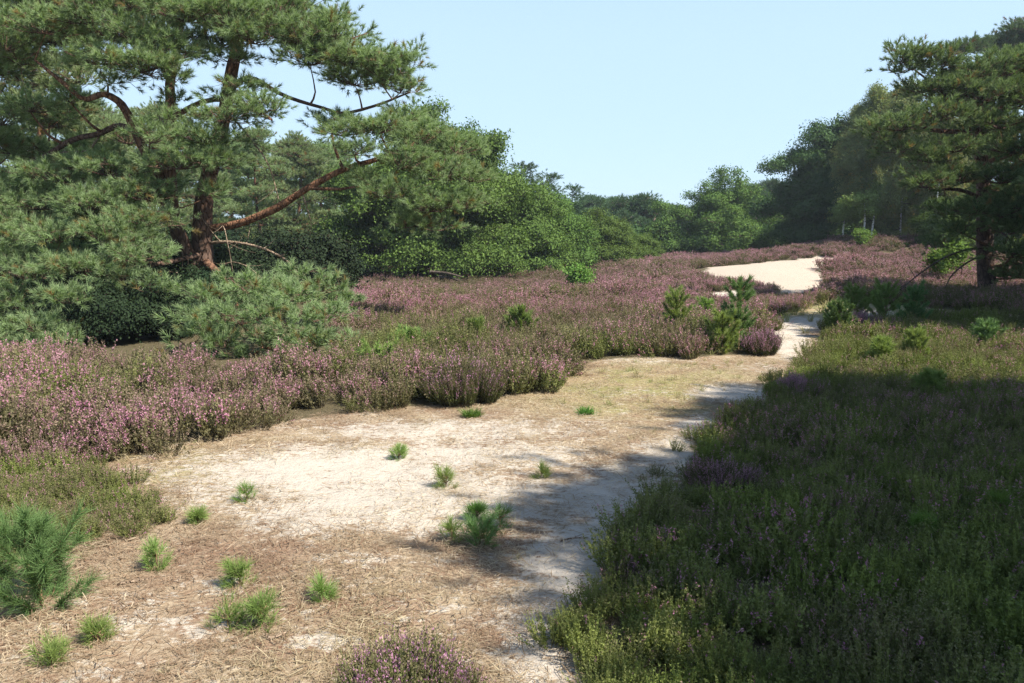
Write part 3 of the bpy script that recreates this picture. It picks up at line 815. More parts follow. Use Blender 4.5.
# =================================================================== THE BIG PINE AT LEFT
def big_pine():
    D0 = PINE[1]
    L = lambda px, py, dd=0.: P(px, py, D0 + dd) - PINE
    pad = lambda px, py, dd, rx, ry, rd=None: (L(px, py, dd), tuple(v * (D0 + dd) / F for v in (rx, rd or rx, ry)))
    trunks = [
        ([L(206, 332), L(205, 290), L(203, 255), L(202, 225), L(206, 190, .1), L(215, 150, .2), L(225, 112, .2), L(231, 75, .1), L(239, 38), L(246, -5), L(252, -60), L(256, -110)],
         [.26, .215, .20, .185, .165, .145, .13, .12, .10, .08, .045, .02], (0, 1)),
        ([L(205, 283, -.05), L(192, 262, -.15), L(181, 240, -.25), L(173, 215, -.3), L(171, 190, -.4), L(168, 150, -.4), L(171, 112, -.3), L(170, 82, -.2), L(178, 45), L(182, 0), L(180, -50), L(176, -100)],
         [.15, .15, .14, .13, .12, .105, .095, .085, .07, .05, .035, .015], (.1, 1)),
    ]
    limbs = [
        ([L(171, 195, -.4), L(158, 172, -.5), L(144, 150, -.6), L(133, 125, -.7), L(122, 105, -.8), L(104, 94, -.9), L(84, 99, -1), L(60, 80, -1.1), L(35, 60, -1)], [.09, .09, .085, .08, .07, .055, .045, .035, .02], (.45, .75)),
        ([L(137, 130, -.65), L(118, 126, -.5), L(98, 134, -.3), L(72, 140, -.2), L(45, 156, 0), L(10, 168, 0), L(-40, 172, .1)], [.055, .055, .05, .05, .045, .035, .02], (.2, .2)),
        ([L(210, 228, 0), L(228, 226, -.15), L(252, 219, -.3), L(280, 206, -.45), L(300, 193, -.55), L(322, 180, -.6), L(345, 169, -.65), L(375, 160, -.6), L(405, 150, -.5), L(440, 152, -.4), L(470, 160, -.3)],
         [.075, .072, .07, .075, .06, .06, .05, .045, .035, .03, .015], (.75, .9)),
        ([L(229, 90, .1), L(250, 78, 0), L(285, 96, -.1), L(320, 107, -.2), L(345, 113, -.2), L(380, 104, -.2), L(410, 92, -.1)], [.06, .05, .035, .03, .03, .025, .015], (.3, .3)),
        ([L(205, 262, -.1), L(216, 272, -.5), L(224, 282, -.9), L(232, 298, -2.0), L(245, 325, -3.2), L(262, 345, -4.0), L(300, 356, -4.3)], [.085, .08, .075, .06, .05, .035, .015], (.5, .9)),
        ([L(198, 255, -.2), L(170, 262, -.8), L(130, 268, -1.3), L(80, 275, -1.7), L(30, 285, -1.8)], [.05, .045, .04, .03, .02], (.2, .3)),
        ([L(238, 40), L(262, 28, -.3), L(300, 36, -.4), L(345, 52, -.5), L(392, 66, -.5)], [.06, .05, .045, .035, .02], (.9, .9)),
        ([L(170, 118, -.3), L(210, 100, -.6), L(250, 106, -.9), L(272, 120, -1)], [.05, .045, .03, .02], (.6, .6)),
        ([L(175, 62, -.2), L(140, 45, -.4), L(90, 30, -.5), L(40, 18, -.5)], [.06, .05, .04, .02], (.8, .8)),
    ]
    hang = [
        ([L(226, 112, .1), L(240, 126, -.2), L(256, 146, -.3), L(266, 160, -.3), L(273, 178, -.3), L(280, 205, -.4)], .022),
        ([L(205, 243, 0), L(232, 242, -.2), L(262, 248, -.3), L(286, 260, -.4), L(298, 274, -.4), L(303, 280, -.4)], .032),
        ([L(210, 240, -.3), L(222, 225, -.6), L(228, 245, -.8), L(233, 272, -.9)], .012),
        ([L(302, 192, -.55), L(306, 205, -.6), L(311, 222, -.6), L(310, 236, -.6)], .014),
        ([L(200, 272, -.2), L(182, 273, -.6), L(158, 270, -.8)], .02),
        ([L(216, 270, -.4), L(232, 262, -.6), L(250, 268, -.7), L(262, 280, -.8)], .012),
        ([L(100, 135, -.3), L(88, 150, -.2), L(60, 153, -.1), L(70, 168, 0)], .018),
        ([L(155, 245, -.6), L(120, 290, -.8), L(118, 300, -.9)], .012),
    ]
    p = []
    # top dome, from the left edge over to the long shelf on the right
    for (a, b, d, rx, ry) in [(-40, 40, 0, 45, 26), (5, 45, -.5, 42, 22), (45, 28, -.9, 42, 22), (90, 18, -1.2, 45, 22), (40, -5, 0, 50, 26), (135, 38, -1.4, 40, 20),
                              (100, 60, -1.3, 34, 16), (140, 68, -1.5, 36, 18), (170, 55, -1.3, 32, 20), (135, 5, -1, 45, 24), (185, 15, -1.2, 42, 24), (230, 20, -1.1, 42, 22), (275, 15, -.9, 42, 24),
                              (255, 40, -1.0, 32, 15), (300, 38, -.8, 38, 20), (335, 35, -.5, 34, 18), (345, 60, -.6, 36, 18), (375, 62, -.5, 34, 17), (385, 78, -.4, 34, 17), (408, 70, -.3, 18, 10), (400, 90, -.2, 24, 12),
                              (310, 62, -.6, 34, 14), (355, 82, -.3, 36, 13), (230, -35, -.2, 55, 30), (160, -35, 0, 55, 30), (90, -30, .2, 50, 28), (290, -15, 0, 40, 20), (205, -75, 0, 50, 28), (265, -60, .3, 36, 20),
                              (0, 10, .8, 55, 26), (60, 10, 1.2, 55, 26), (130, 5, 1.4, 55, 26), (200, 5, 1.4, 55, 26), (265, 25, 1.3, 50, 22), (325, 50, 1.1, 40, 18), (370, 68, .8, 34, 14), (150, 40, .6, 40, 20), (215, 45, .7, 36, 20), (60, 40, .5, 45, 20), (300, 5, .4, 34, 18), (330, 22, .2, 22, 10),
                              
                              (415, 55, -.2, 12, 8), (-20, 70, .3, 40, 20), (20, 62, -.2, 26, 12)]:
        p.append(pad(a, b, d, rx, ry))
    # centre cushions
    for (a, b, d, rx, ry) in [(222, 100, -.9, 16, 9), (212, 150, -.9, 20, 10), (190, 120, -1.0, 16, 8), (235, 60, -.9, 22, 12), (172, 100, -.9, 12, 7)]: p.append(pad(a, b, d, rx, ry))
    for (a, b, d, rx, ry) in [(150, 72, -1.6, 28, 15), (120, 62, -1.5, 22, 12), (175, 80, -1.3, 16, 9), (225, 118, -1.3, 36, 15), (258, 110, -1.2, 26, 15), (205, 140, -1.2, 34, 16), (240, 92, -1.0, 24, 12), (180, 165, -1.3, 34, 17), (215, 165, -1.1, 24, 16), (150, 140, -1.4, 24, 12),
                              (165, 125, -1.2, 18, 9), (108, 82, -1.2, 20, 8), (70, 100, -.8, 22, 9), (30, 108, -.4, 28, 14), (0, 120, -.3, 34, 20), (-30, 140, -.2, 36, 22), (10, 150, .5, 34, 14), (60, 118, .6, 18, 6), (205, 195, -1.2, 22, 12)]:
        p.append(pad(a, b, d, rx, ry))
    # lower left masses
    for (a, b, d, rx, ry) in [(60, 178, -.6, 46, 17), (110, 172, -.9, 42, 16), (145, 195, -1.2, 38, 18), (95, 205, -1.3, 44, 18), (40, 205, -.8, 46, 18), (0, 195, -.3, 42, 20), (150, 222, -1.6, 34, 17), (110, 240, -1.9, 44, 20), (60, 238, -1.5, 42, 18),
                              (15, 235, -1.1, 40, 20), (140, 258, -2.1, 36, 17), (85, 268, -2.2, 38, 16), (40, 275, -1.9, 38, 20), (0, 268, -1.5, 38, 20), (120, 278, -2.3, 26, 12), (20, 305, -2.1, 36, 20), (50, 318, -2.2, 34, 18), (-20, 310, -1.8, 40, 24), (60, 342, -2.2, 30, 12), (15, 342, -2.1, 34, 14), (30, 352, -3.2, 34, 13), (-15, 345, -3.2, 30, 16), (75, 330, -3, 24, 12), (105, 300, -2.6, 26, 12), (50, 345, -3.6, 30, 12), (150, 290, -2.4, 26, 10), (70, 300, -3.2, 28, 14), (35, 328, -3.6, 30, 14), (-40, 240, -.8, 44, 30),
                              (70, 160, 1.0, 50, 20), (20, 200, 1.2, 50, 26), (100, 215, 1.0, 40, 20), (155, 185, .8, 30, 16), (50, 260, .8, 44, 22), (-10, 290, .8, 44, 28)]:
        p.append(pad(a, b, d, rx, ry))
    # long right limb
    for (a, b, d, rx, ry) in [(345, 132, -.5, 34, 16), (380, 130, -.7, 32, 15), (355, 152, -.9, 26, 12), (420, 140, -.7, 34, 16), (455, 150, -.4, 30, 15), (400, 165, -1.0, 32, 16), (440, 175, -.7, 36, 18), (470, 178, -.3, 26, 14), (395, 195, -1.0, 28, 15), (430, 208, -.8, 34, 16),
                              (465, 205, -.3, 26, 15), (405, 225, -.7, 22, 11), (375, 180, -.7, 22, 12), (440, 228, -.6, 22, 10), (410, 118, -.1, 26, 10), (330, 118, -.1, 20, 8)]:
        p.append(pad(a, b, d, rx, ry))
    # low limb resting on the heather
    for (a, b, d, rx, ry) in [(215, 300, -2.0, 32, 16), (250, 290, -2.1, 34, 15), (285, 300, -2.1, 32, 15), (205, 325, -2.4, 30, 15), (240, 320, -2.6, 34, 16), (280, 322, -2.6, 34, 16), (315, 318, -2.4, 28, 15), (225, 345, -2.6, 28, 12), (265, 343, -2.7, 22, 10), (308, 342, -2.7, 32, 14), (335, 345, -2.6, 22, 12), (190, 343, -2.4, 18, 10),
                              (320, 290, -1.6, 24, 14), (335, 305, -1.5, 22, 14), (310, 362, -2.8, 20, 8), (245, 358, -2.6, 14, 8), (255, 303, -1.5, 34, 14), (300, 275, -1.3, 18, 9)]:
        p.append(pad(a, b, d - 1.7, rx, ry))
    p = [(c, (r[0], r[1], r[2])) for c, r in p]
    make_tree('pine_tree', 'large spreading Scots pine with forked reddish trunk and long bare orange limb, at left', 'pine tree', PINE, trunks, p, T_near, M['pine'], M['bark'],
              dens=40, r0=.028, sub_r=.17, per=8, up=.5, ts=1.12, limbs=limbs, hang=hang, sides=12, twig_r=.006, fill=.4, sag=.2)
big_pine()

# =================================================================== OTHER TREES
def pines_etc():
    g_back = 'pines standing behind the big pine'
    # pine at the left frame edge
    b = at(38, 22); Hh = 7.6
    tr, pd = pine_spec(Hh, 2.9, .22, 20, .95, lean=.3, seed=5, rt=.13)
    make_tree('pine_tree', 'slimmer pine with a thin orange trunk half hidden at the left frame edge', 'pine tree', b, tr, pd, T_mid, M['pine'], M['bark'], 26, per=9, sub_r=.28, twig_r=.008)
    # pines behind the big one: three meshes, several copies
    protos = []
    for k, (Hh, Rr, sd) in enumerate(((9.2, 2.6, 6), (8.4, 2.3, 7), (10.2, 2.9, 8))):
        tr, pd = pine_spec(Hh, Rr, .18, 22, 1.0, seed=sd, rt=.14)
        protos.append((tr, pd))
    spots = [(100, 41, 'behind the left mass of the big pine'), (170, 37, 'between the two trunks of the big pine'), (262, 39, 'right of the big pine trunk, pale green'), (300, 44, 'just left of the round oak'), (232, 46, 'directly behind the big pine trunk'),
             (40, 44, 'deep at the left'), (135, 50, 'deep behind the pine, second row'), (290, 55, 'furthest back, left of the oak'), (-40, 38, 'outside left'), (205, 56, 'furthest back behind the trunk'), (322, 48, ''), (345, 54, ''), (248, 52, '')]
    labels = ['pine at far left behind the lower branches of the big pine', 'pine filling the gap left of the forked trunk', 'pale green pine just right of the big pine trunk', 'pine top rising left of the round oak', 'tall pine directly behind the forked trunk',
              'dark pine deep in the wood at left frame edge', 'second-row pine left of the forked trunk', 'most distant pine left of the round oak', 'pine at the extreme left of the wood', 'most distant pine behind the forked trunk', 'pine half hidden by the left edge of the round oak', 'pine top showing over the left shoulder of the round oak', 'second-row pine right of the forked trunk']
    hts = [8.6, 7.6, 6.9, 7.2, 7.0, 9.0, 9.3, 8.0, 8.5, 8.2, 7.2, 8.0, 8.2]
    roots = []
    for i, (px, D, _) in enumerate(spots):
        k = i % 3; b = at(px, D)
        if i < 3:
            tr, pd = protos[k]
            r = make_tree('pine_tree', labels[i], 'pine tree', b, tr, pd, T_mid, M['pine'], M['bark'], 20, group=g_back, per=8, sub_r=.33, ts=1.3, twig_r=.009)
            roots.append((r, (9.2, 8.4, 10.2)[k])); s = hts[i] / roots[k][1]; r.scale = (s, s, s)
        else:
            s = hts[i] / roots[k][1]
            copy_tree(roots[k][0], b, rng.uniform(0, 6.28), (s, s, s), labels[i], g_back)
    # understorey that closes the view below the wood
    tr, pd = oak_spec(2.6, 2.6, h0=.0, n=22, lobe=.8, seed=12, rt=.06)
    us = make_tree('shrub', 'low shade-coloured shrub under the pines right of the forked trunk', 'shrub', at(262, 33), tr, pd, T_leafM, M['oak_shade'], M['bark_grey'], 16, group='shrubs under the pine wood', per=10, sub_r=.36)
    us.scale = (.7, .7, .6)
    for (px, D, s, lb) in ((340, 35, .7, 'shrub at the left foot of the round oak'), (175, 33, .8, 'low shrub in the dark hollow under the big pine'), (110, 30, 1.1, 'shrub under the left branches of the big pine'), (45, 31, 1.2, 'shade-coloured shrub low at the left frame edge'), (318, 37, .7, 'low shrub touching the left foot of the round oak'), (218, 36, .8, 'shrub directly behind the forked trunk'),
                           (-10, 30, 1.2, 'shrub at the extreme left under the pines'), (80, 20, .85, 'shrub in deep shade between the pines at left'), (150, 15.0, .50, 'added shade-coloured low shrub in front of the forked trunk foot'), (105, 14.4, .50, 'small added shade-coloured shrub just behind the pink heather under the pine'), (186, 14.6, .42, 'tiny added shade-coloured shrub between the heather and the drooping branch'), (65, 14.8, .5, 'added shade-coloured low shrub near the left edge behind the heather'), (130, 13.4, .40, 'nearest added shade-coloured shrub under the left branches'), (180, 19.5, .7, 'shaded shrub at the left foot of the forked trunk'), (20, 18.5, .8, 'shaded shrub at the left edge under the big pine'), (125, 18.2, .65, 'lowest shaded shrub in the dark hollow'), (285, 24, .8, 'shrub behind the drooping low branch'), (150, 22, .85, 'shaded shrub low behind the big pine')):  # near ones added so the hollow under the big pine looks dark
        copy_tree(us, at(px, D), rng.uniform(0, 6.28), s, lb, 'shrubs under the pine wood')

    # round oak in the middle-left
    b = at(428, 36.5); top = hgt(112, 36.5) - b[2]
    tr, pd = oak_spec(top, 4.6, 4.0, h0=.0, n=58, lobe=1.15, seed=21, pts=5)
    o1 = make_tree('oak_tree', 'broad round oak with bright green leaves down to the heather, right of the big pine', 'oak tree', b, tr, pd, T_leaf, M['oak'], M['bark_grey'], 17, per=13, sub_r=.42, up=.3, ts=1.25, fill=.22)
    b = at(515, 40); top = hgt(184, 40) - b[2]
    tr, pd = oak_spec(top, 2.9, 2.9, h0=.0, n=30, lobe=.8, seed=22, pts=3)
    o2 = make_tree('oak_tree', 'smaller oak adjoining the right side of the broad round oak', 'oak tree', b, tr, pd, T_leafM, M['oak'], M['bark_grey'], 17, per=10, sub_r=.42, up=.3, fill=.22)
    copy_tree(o2, at(470, 43), 2.1, (1.0, 1.0, 1.5), 'oak crown showing above the shoulder of the broad round oak', None)
    g = 'bushy oaks sloping down to the gap in the treeline'
    o2['group'] = g
    for (px, D, tpy, w, lb) in ((556, 43, 203, .8, 'bushy oak behind the lime green sapling'), (596, 45, 216, .85, 'rounded bushy oak sloping towards the gap'), (630, 48, 234, .65, 'lowest bushy oak beside the forked pale trunks')):
        b = at(px, D); s = (hgt(tpy, D) - b[2]) / top
        copy_tree(o2, b, rng.uniform(0, 6.28), (w, w, s), lb, g)
    # conifers behind that row
    tr, pd = spruce_spec(9, 2.6, 31, 12)
    pd = [(c, (max(r[0], .42), max(r[1], .42), max(r[2], .34))) for c, r in pd]
    sp = None
    gs = 'conifers rising behind the bushy oaks'
    for (px, D, tpy, w, lb) in ((521, 58, 164, 1.0, 'tallest pointed conifer behind the bushy oaks'), (546, 60, 174, .95, 'pointed conifer right of the tallest one'), (572, 62, 186, 1., 'third pointed conifer from the left'), (600, 66, 198, 1.0, 'fourth pointed conifer, next to the far pines'), (496, 55, 186, .9, 'pointed conifer partly hidden by the oak')):
        b = at(px, D); s = (hgt(tpy, D) - b[2]) / 9
        if sp is None:
            sp = make_tree('spruce_tree', lb, 'conifer', b, tr, pd, T_far, M['spruce'], M['bark_grey'], 15, group=gs, per=9, sub_r=.4, flat=False, twig=False, up=.5); sp.scale = (s * w * 1.6, s * w * 1.6, s)
        else: copy_tree(sp, b, rng.uniform(0, 6.28), (s * w * 1.6, s * w * 1.6, s), lb, gs)
    # far pines in the gap, first has two pale diverging stems
    b = at(636, 70); Hh = hgt(196, 70) - b[2]
    r = np.random.default_rng(3)
    stems = [([np.array([0, 0, -.2]), np.array([-.1, 0, .8]), np.array([-.9, 0, Hh * .4]), np.array([-1.6, 0, Hh * .75])], [.22, .2, .15, .06]),
             ([np.array([0, 0, .5]), np.array([.4, 0, 1.3]), np.array([1.3, 0, Hh * .42]), np.array([1.7, 0, Hh * .75])], [.2, .17, .13, .06])]
    pd = []
    for i in range(26):
        a = r.uniform(0, 6.28); q = r.uniform(.1, 1)
        pd.append((np.array([math.cos(a) * 3.4 * q, math.sin(a) * 2 * q, Hh * r.uniform(.58, .95) - .8 * q * q]), (.9, .9, .45)))
    make_tree('pine_tree', 'far pine with two pale diverging stems in the treeline gap', 'pine tree', b, stems, pd, T_far, M['spruce'], M['bark_pale'], 13, per=9, sub_r=.42, r0=.05)
    tr, pd = pine_spec(7, 2.8, .3, 20, 1.1, seed=33, rt=.16)
    fp = None
    gf = 'far pines in the treeline gap'
    for (px, D, tpy, lb) in ((612, 78, 200, 'far pine left of the forked pale stems'), (655, 80, 204, 'far pine right of the forked pale stems'), (678, 74, 208, 'layered far pine left of the pointed oak'), (590, 84, 198, 'furthest pine left in the gap'), (640, 90, 199, 'furthest pine behind the forked stems'), (668, 92, 206, 'furthest pine right in the gap'),
                             (770, 80, 183, 'far pine right of the pointed oak'), (790, 84, 190, 'far pine beside the dark oak'), (745, 86, 188, 'far pine hidden behind the pointed oak'), (700, 84, 205, 'far pine behind the left of the pointed oak'), (755, 72, 192, 'pale far pine touching the pointed oak')):
        b = at(px, D); s = (hgt(tpy, D) - b[2]) / 7
        if fp is None:
            fp = make_tree('pine_tree', lb, 'pine tree', b, tr, pd, T_far, M['spruce'], M['bark_pale'], 13, group=gf, per=9, sub_r=.42); fp.scale = (s * 1.15, s * 1.15, s)
        else: copy_tree(fp, b, rng.uniform(0, 6.28), (s * 1.15, s * 1.15, s), lb, gf)
    # low shrubs closing the foot of the far treeline
    tr, pd = oak_spec(2.4, 3.2, 1.6, h0=.0, n=20, lobe=.9, seed=52, rt=.06)
    fs = None
    for (px, D, s, lb) in ((655, 62, .8, 'dark shrub under the far pines'), (690, 64, .9, 'shrub at the left foot of the pointed oak'), (605, 66, .9, 'far shrub behind the rounded bushy oak'), (760, 66, 1.0, 'far shrub right of the pointed oak'), (795, 62, 1.0, 'far shrub left of the dark oak'), (630, 74, 1.0, 'furthest shrub in the gap'), (725, 74, 1.0, 'far shrub behind the sand dune'), (835, 62, 1.1, 'shrub behind the dark oak')):
        if fs is None: fs = make_tree('shrub', lb, 'shrub', at(px, D), tr, pd, T_leafF, M['oak_dark'], M['bark_grey'], 12, group='shrubs at the foot of the far treeline', per=9, sub_r=.42)
        else: copy_tree(fs, at(px, D), rng.uniform(0, 6.28), s, lb, 'shrubs at the foot of the far treeline')
    # pointed oak, middle right
    b = at(722, 58); top = hgt(172, 58) - b[2]
    tr, pd = oak_spec(top * .78, 3.0, 3.0, h0=.03, n=34, lobe=.7, seed=41, pts=0)
    for (dx, dz, q) in ((0, 1.0, .3), (.05, .9, .45), (.75, .97, .28), (.7, .86, .45), (-.6, .93, .3), (-.5, .8, .5), (1.5, .88, .33), (1.4, .76, .5), (-1.4, .82, .36), (2.1, .74, .4), (-2.2, .70, .45), (2.8, .60, .6), (-1.0, .72, .6), (.9, .7, .7), (0, .68, .8),
                        (-3.1, .52, .6), (-3.9, .40, .6), (-4.4, .58, .5), (-4.6, .3, .8), (-3.9, .12, .8), (3.5, .42, .7), (3.9, .25, .8), (3.3, .1, .8), (-2.6, .1, .8)):
        pd.append((np.array([dx, r.uniform(-.6, .4), top * dz]), (q, q, q * .9)))
    make_tree('oak_tree', 'pointed oak with ragged top standing behind the sand dune', 'oak tree', b, tr, pd, T_leafM, M['oak'], M['bark_pale'], 15, per=10, sub_r=.42, up=.3, ts=1.15, fill=.22)
    # dark oak left of the birches
    b = at(822, 50); top = hgt(120, 50) - b[2]
    tr, pd = oak_spec(top, 2.9, 2.9, h0=.0, n=44, lobe=.95, seed=43, pts=5)
    pd += [(np.array([-3.0, 0, top * .62]), (1., .8, .5)), (np.array([-3.3, 0, top * .28]), (1.2, 1, .7))]
    make_tree('oak_tree', 'tall dark oak left of the pale birches', 'oak tree', b, tr, pd, T_leafM, M['oak_dark'], M['bark_grey'], 15, per=10, sub_r=.4, up=.3, ts=1.1, fill=.22)
    # birches
    gb = 'birches with thin white trunks on the right'
    r = np.random.default_rng(9); pd = []
    for i in range(42):
        f = r.uniform(.08, 1); a = r.uniform(0, 6.28); rad = 2.3 * math.sin(min(1, (1.03 - f) * 2.0) * math.pi / 2) * r.uniform(.2, 1)
        pd.append((np.array([math.cos(a) * rad, math.sin(a) * rad, 10 * f - .4 * rad * .5]), (.65, .65, .75)))
    tr = [([np.array([0, 0, -.2]), np.array([.1, 0, 3.]), np.array([-.1, .1, 6.5]), np.array([.15, 0, 9.8])], [.06, .05, .04, .012])]
    bi = None
    for (px, D, tpy, w, lb) in ((868, 46, 92, 1.0, 'birch with feathery pale crown right of the dark oak'), (900, 43, 88, 1.0, 'tall birch in the middle of the birch group'), (850, 49, 112, .9, 'shorter birch touching the dark oak'), (935, 41, 110, 1., 'birch half hidden behind the right-hand pine'), (885, 52, 100, 1.1, 'rear birch of the group'),
                            (965, 47, 110, 1.1, 'birch behind the dark pine trunk at right')):
        b = at(px, D); s = (hgt(tpy, D) - b[2]) / 10
        if bi is None:
            bi = make_tree('birch_tree', lb, 'birch tree', b, tr, pd, T_birch, M['birch'], M['birch_bark'], 30, group=gb, per=10, sub_r=.33, droop=.28, flat=False, up=-.1, ts=1.2); bi.scale = (s * w, s * w, s)
        else: copy_tree(bi, b, rng.uniform(0, 6.28), (s * w, s * w, s), lb, gb)
    # small sunlit birches on the heather hill
    gp = 'small sunlit birches on top of the heather hill'
    r = np.random.default_rng(19)
    pd = [(np.array([r.uniform(-1.1, 1.1), r.uniform(-.6, .6), r.uniform(1.3, 2.4)]), (.5, .5, .3)) for _ in range(14)]
    tr = [([np.array([0, 0, -.1]), np.array([.05, 0, 1.]), np.array([.0, .1, 2.2])], [.06, .05, .02]), ([np.array([.45, 0, -.1]), np.array([.5, 0, 1.]), np.array([.7, .1, 2.2])], [.06, .05, .02])]
    s1 = make_tree('birch_tree', 'small birch with two white stems on the heather hill', 'birch tree', at(863, 43), tr, pd, T_birch, M['pine_young'], M['birch_bark'], 24, group=gp, per=8, sub_r=.25, droop=.05)
    copy_tree(s1, at(893, 44), 1.3, 1.25, 'small birch with white stem right of the two-stemmed one', gp)
    copy_tree(s1, at(843, 45), 4.3, .8, 'smallest birch at the edge of the sand dune', gp)
    # right hand wood closing row
    tr, pd = oak_spec(5.2, 3.4, 2.6, h0=.0, n=34, lobe=1.0, seed=62, rt=.1)
    rw = None
    for (px, D, s, lb) in ((870, 56, 1.0, 'dark bushy tree behind the birches'), (925, 50, 1.0, 'dark bushy tree behind the right-hand pine'), (985, 48, 1.1, 'dark bushy tree behind the pine trunk at right'), (898, 58, 1.55, 'tallest bushy tree, between the birch trunks'), (1050, 46, 1.2, 'dark bushy tree beyond the right frame edge'), (950, 40, .55, 'low dark bush between birches and pine')):
        if rw is None: rw = make_tree('bushy_tree', lb, 'tree', at(px, D), tr, pd, T_leafM, M['oak'], M['bark_grey'], 14, group='bushy trees closing the wood at right', per=9, sub_r=.45)
        else: copy_tree(rw, at(px, D), rng.uniform(0, 6.28), s, lb, 'bushy trees closing the wood at right')
    # right-hand pine
    b = at(986, 22)
    L = lambda px, py, dd=0.: P(px, py, 22 + dd) - b
    tr = [([L(987, 292), L(985, 250), L(984, 205), L(983, 170, .1), L(980, 140, .1), L(984, 115), L(995, 90), L(1002, 60)], [.24, .22, .2, .18, .15, .12, .08, .03], (0, .8))]
    limbs = [([L(982, 145), L(965, 133, -.3), L(940, 131, -.6), L(910, 128, -.9), L(890, 130, -1)], [.08, .07, .06, .04, .02], (.5, .6)),
             ([L(982, 140), L(975, 125, -.2), L(962, 110, -.4), L(940, 90, -.5), L(915, 70, -.6)], [.07, .06, .05, .035, .02], (.5, .6)),
             ([L(984, 118), L(1000, 108, -.2), L(1030, 98, -.4), L(1070, 95, -.4)], [.08, .06, .04, .02], (.6, .6)),
             ([L(984, 165), L(1005, 155, -.6), L(1040, 150, -.9), L(1080, 150, -1)], [.07, .06, .04, .02], (.6, .6)),
             ([L(984, 200), L(960, 190, -.6), L(930, 190, -1.0)], [.06, .05, .02], (.3, .5))]
    hang = [([L(985, 248), L(965, 250, -.8), L(940, 260, -1.4), L(918, 275, -1.9), L(900, 290, -2.2)], .032), ([L(985, 255), L(968, 262, -.5), L(952, 275, -.8), L(945, 288, -1)], .03), ([L(984, 225), L(1005, 235, -.6), L(1024, 252, -.9)], .03)]
    pd = []
    for (a, c, d, rx, ry) in [(900, 62, -.8, 22, 9), (915, 55, -.8, 24, 10), (940, 66, -.7, 30, 12), (895, 72, -.7, 12, 7), (968, 78, -.6, 32, 14), (1000, 72, -.4, 34, 16), (1040, 70, -.3, 40, 22), (950, 92, -.9, 32, 13), (920, 90, -.6, 24, 8), (985, 98, -.9, 34, 14), (1025, 100, -.8, 36, 15), (935, 118, -1.1, 36, 11), (900, 128, -1.3, 30, 10), (875, 132, -1.2, 18, 7),
                              (1000, 125, -1.1, 30, 12), (1045, 130, -.8, 40, 16), (955, 150, -1.3, 26, 9), (1015, 150, -1.4, 34, 13), (960, 180, -1.4, 30, 12), (925, 185, -1.5, 24, 10), (1000, 180, -1.6, 30, 13), (1040, 180, -1.2, 40, 20), (1020, 205, -1.6, 30, 12), (975, 212, -1.5, 24, 9), (1050, 225, -1.4, 36, 18), (1010, 232, -1.5, 20, 9), (945, 212, -1.3, 20, 8),
                              (960, 100, 1.0, 36, 14), (1000, 80, 1.2, 36, 14), (1040, 100, 1.2, 40, 18), (1000, 135, 1.2, 40, 14), (950, 140, 1.2, 30, 10), (1030, 160, 1.2, 40, 16), (1000, 200, 1.2, 36, 14), (1060, 250, .5, 40, 20), (1040, 265, -.6, 30, 12), (965, 232, -1.0, 22, 9), (1010, 255, -1.2, 26, 10), (945, 245, -.8, 14, 6), (1000, 215, -1.3, 24, 9), (1020, 275, -.4, 30, 10), (930, 160, -1.2, 24, 9), (900, 150, -1.2, 22, 8), (880, 142, -1.0, 16, 6)]:
        pd.append((L(a, c, d), (rx * 22 / F, rx * 22 / F, ry * 22 / F)))
    make_tree('pine_tree', 'right-hand Scots pine with dark shaded trunk and open layered branches', 'pine tree', b, tr, pd, T_mid, M['pine_olive'], M['bark'], 22, per=11, sub_r=.28, limbs=limbs, hang=hang, twig_r=.008, hmat=M['bark_grey'])
    # taller pine behind it, top right
    b = at(1014, 50); Hh = hgt(16, 50) - b[2]
    tr, pd = pine_spec(Hh, 4.6, .5, 22, 1.5, lean=.4, seed=71, rt=.25)
    pd.append((P(965, 50, 49) - b, (1.4, 1.2, .45)))
    make_tree('pine_tree', 'tallest dark pine rising behind the right-hand pine at the frame corner', 'pine tree', b, tr, pd, T_mid, M['pine_dark'], M['bark'], 20, per=10, sub_r=.42, ts=1.5)
    # trees that shade the foreground from the right, beside and behind the photographer
    gsh = 'pines beside the path that shade the right foreground'
    tr, pd = pine_spec(8.6, 3.5, .20, 34, 1.3, seed=81, rt=.2, flat=.5)
    sh = make_tree('pine_tree', 'pine just outside the right edge of the view, shading the heather bank', 'pine tree', np.array([SH[0][0], SH[0][1], 0.]), tr, pd, T_mid, M['pine'], M['bark'], 14, group=gsh, per=11, sub_r=.34, ts=1.4)
    for (x, y, s, r0) in SH[1:]:
        copy_tree(sh, (x, y, float(gz(x, y))), r0, s, 'pine standing off to the right of the path', gsh)
    sh.rotation_euler = (0, 0, SH[0][3]); sh.scale = SH[0][2]

# x, y, scale, turn
SH = [(10.5, 3.1, (.82, .82, 1.2), 0.), (9.0, .7, (.92, .92, 1.15), 4.), (9.2, -2.4, (.9, .9, 1.1), 2.), (13.2, 13.0, (.88, .88, .98), 1.), (16.2, 16.6, (.95, .95, 1.), 3.), (15, 2.5, (1.1, 1.1, 1.2), 5.)]
pines_etc()

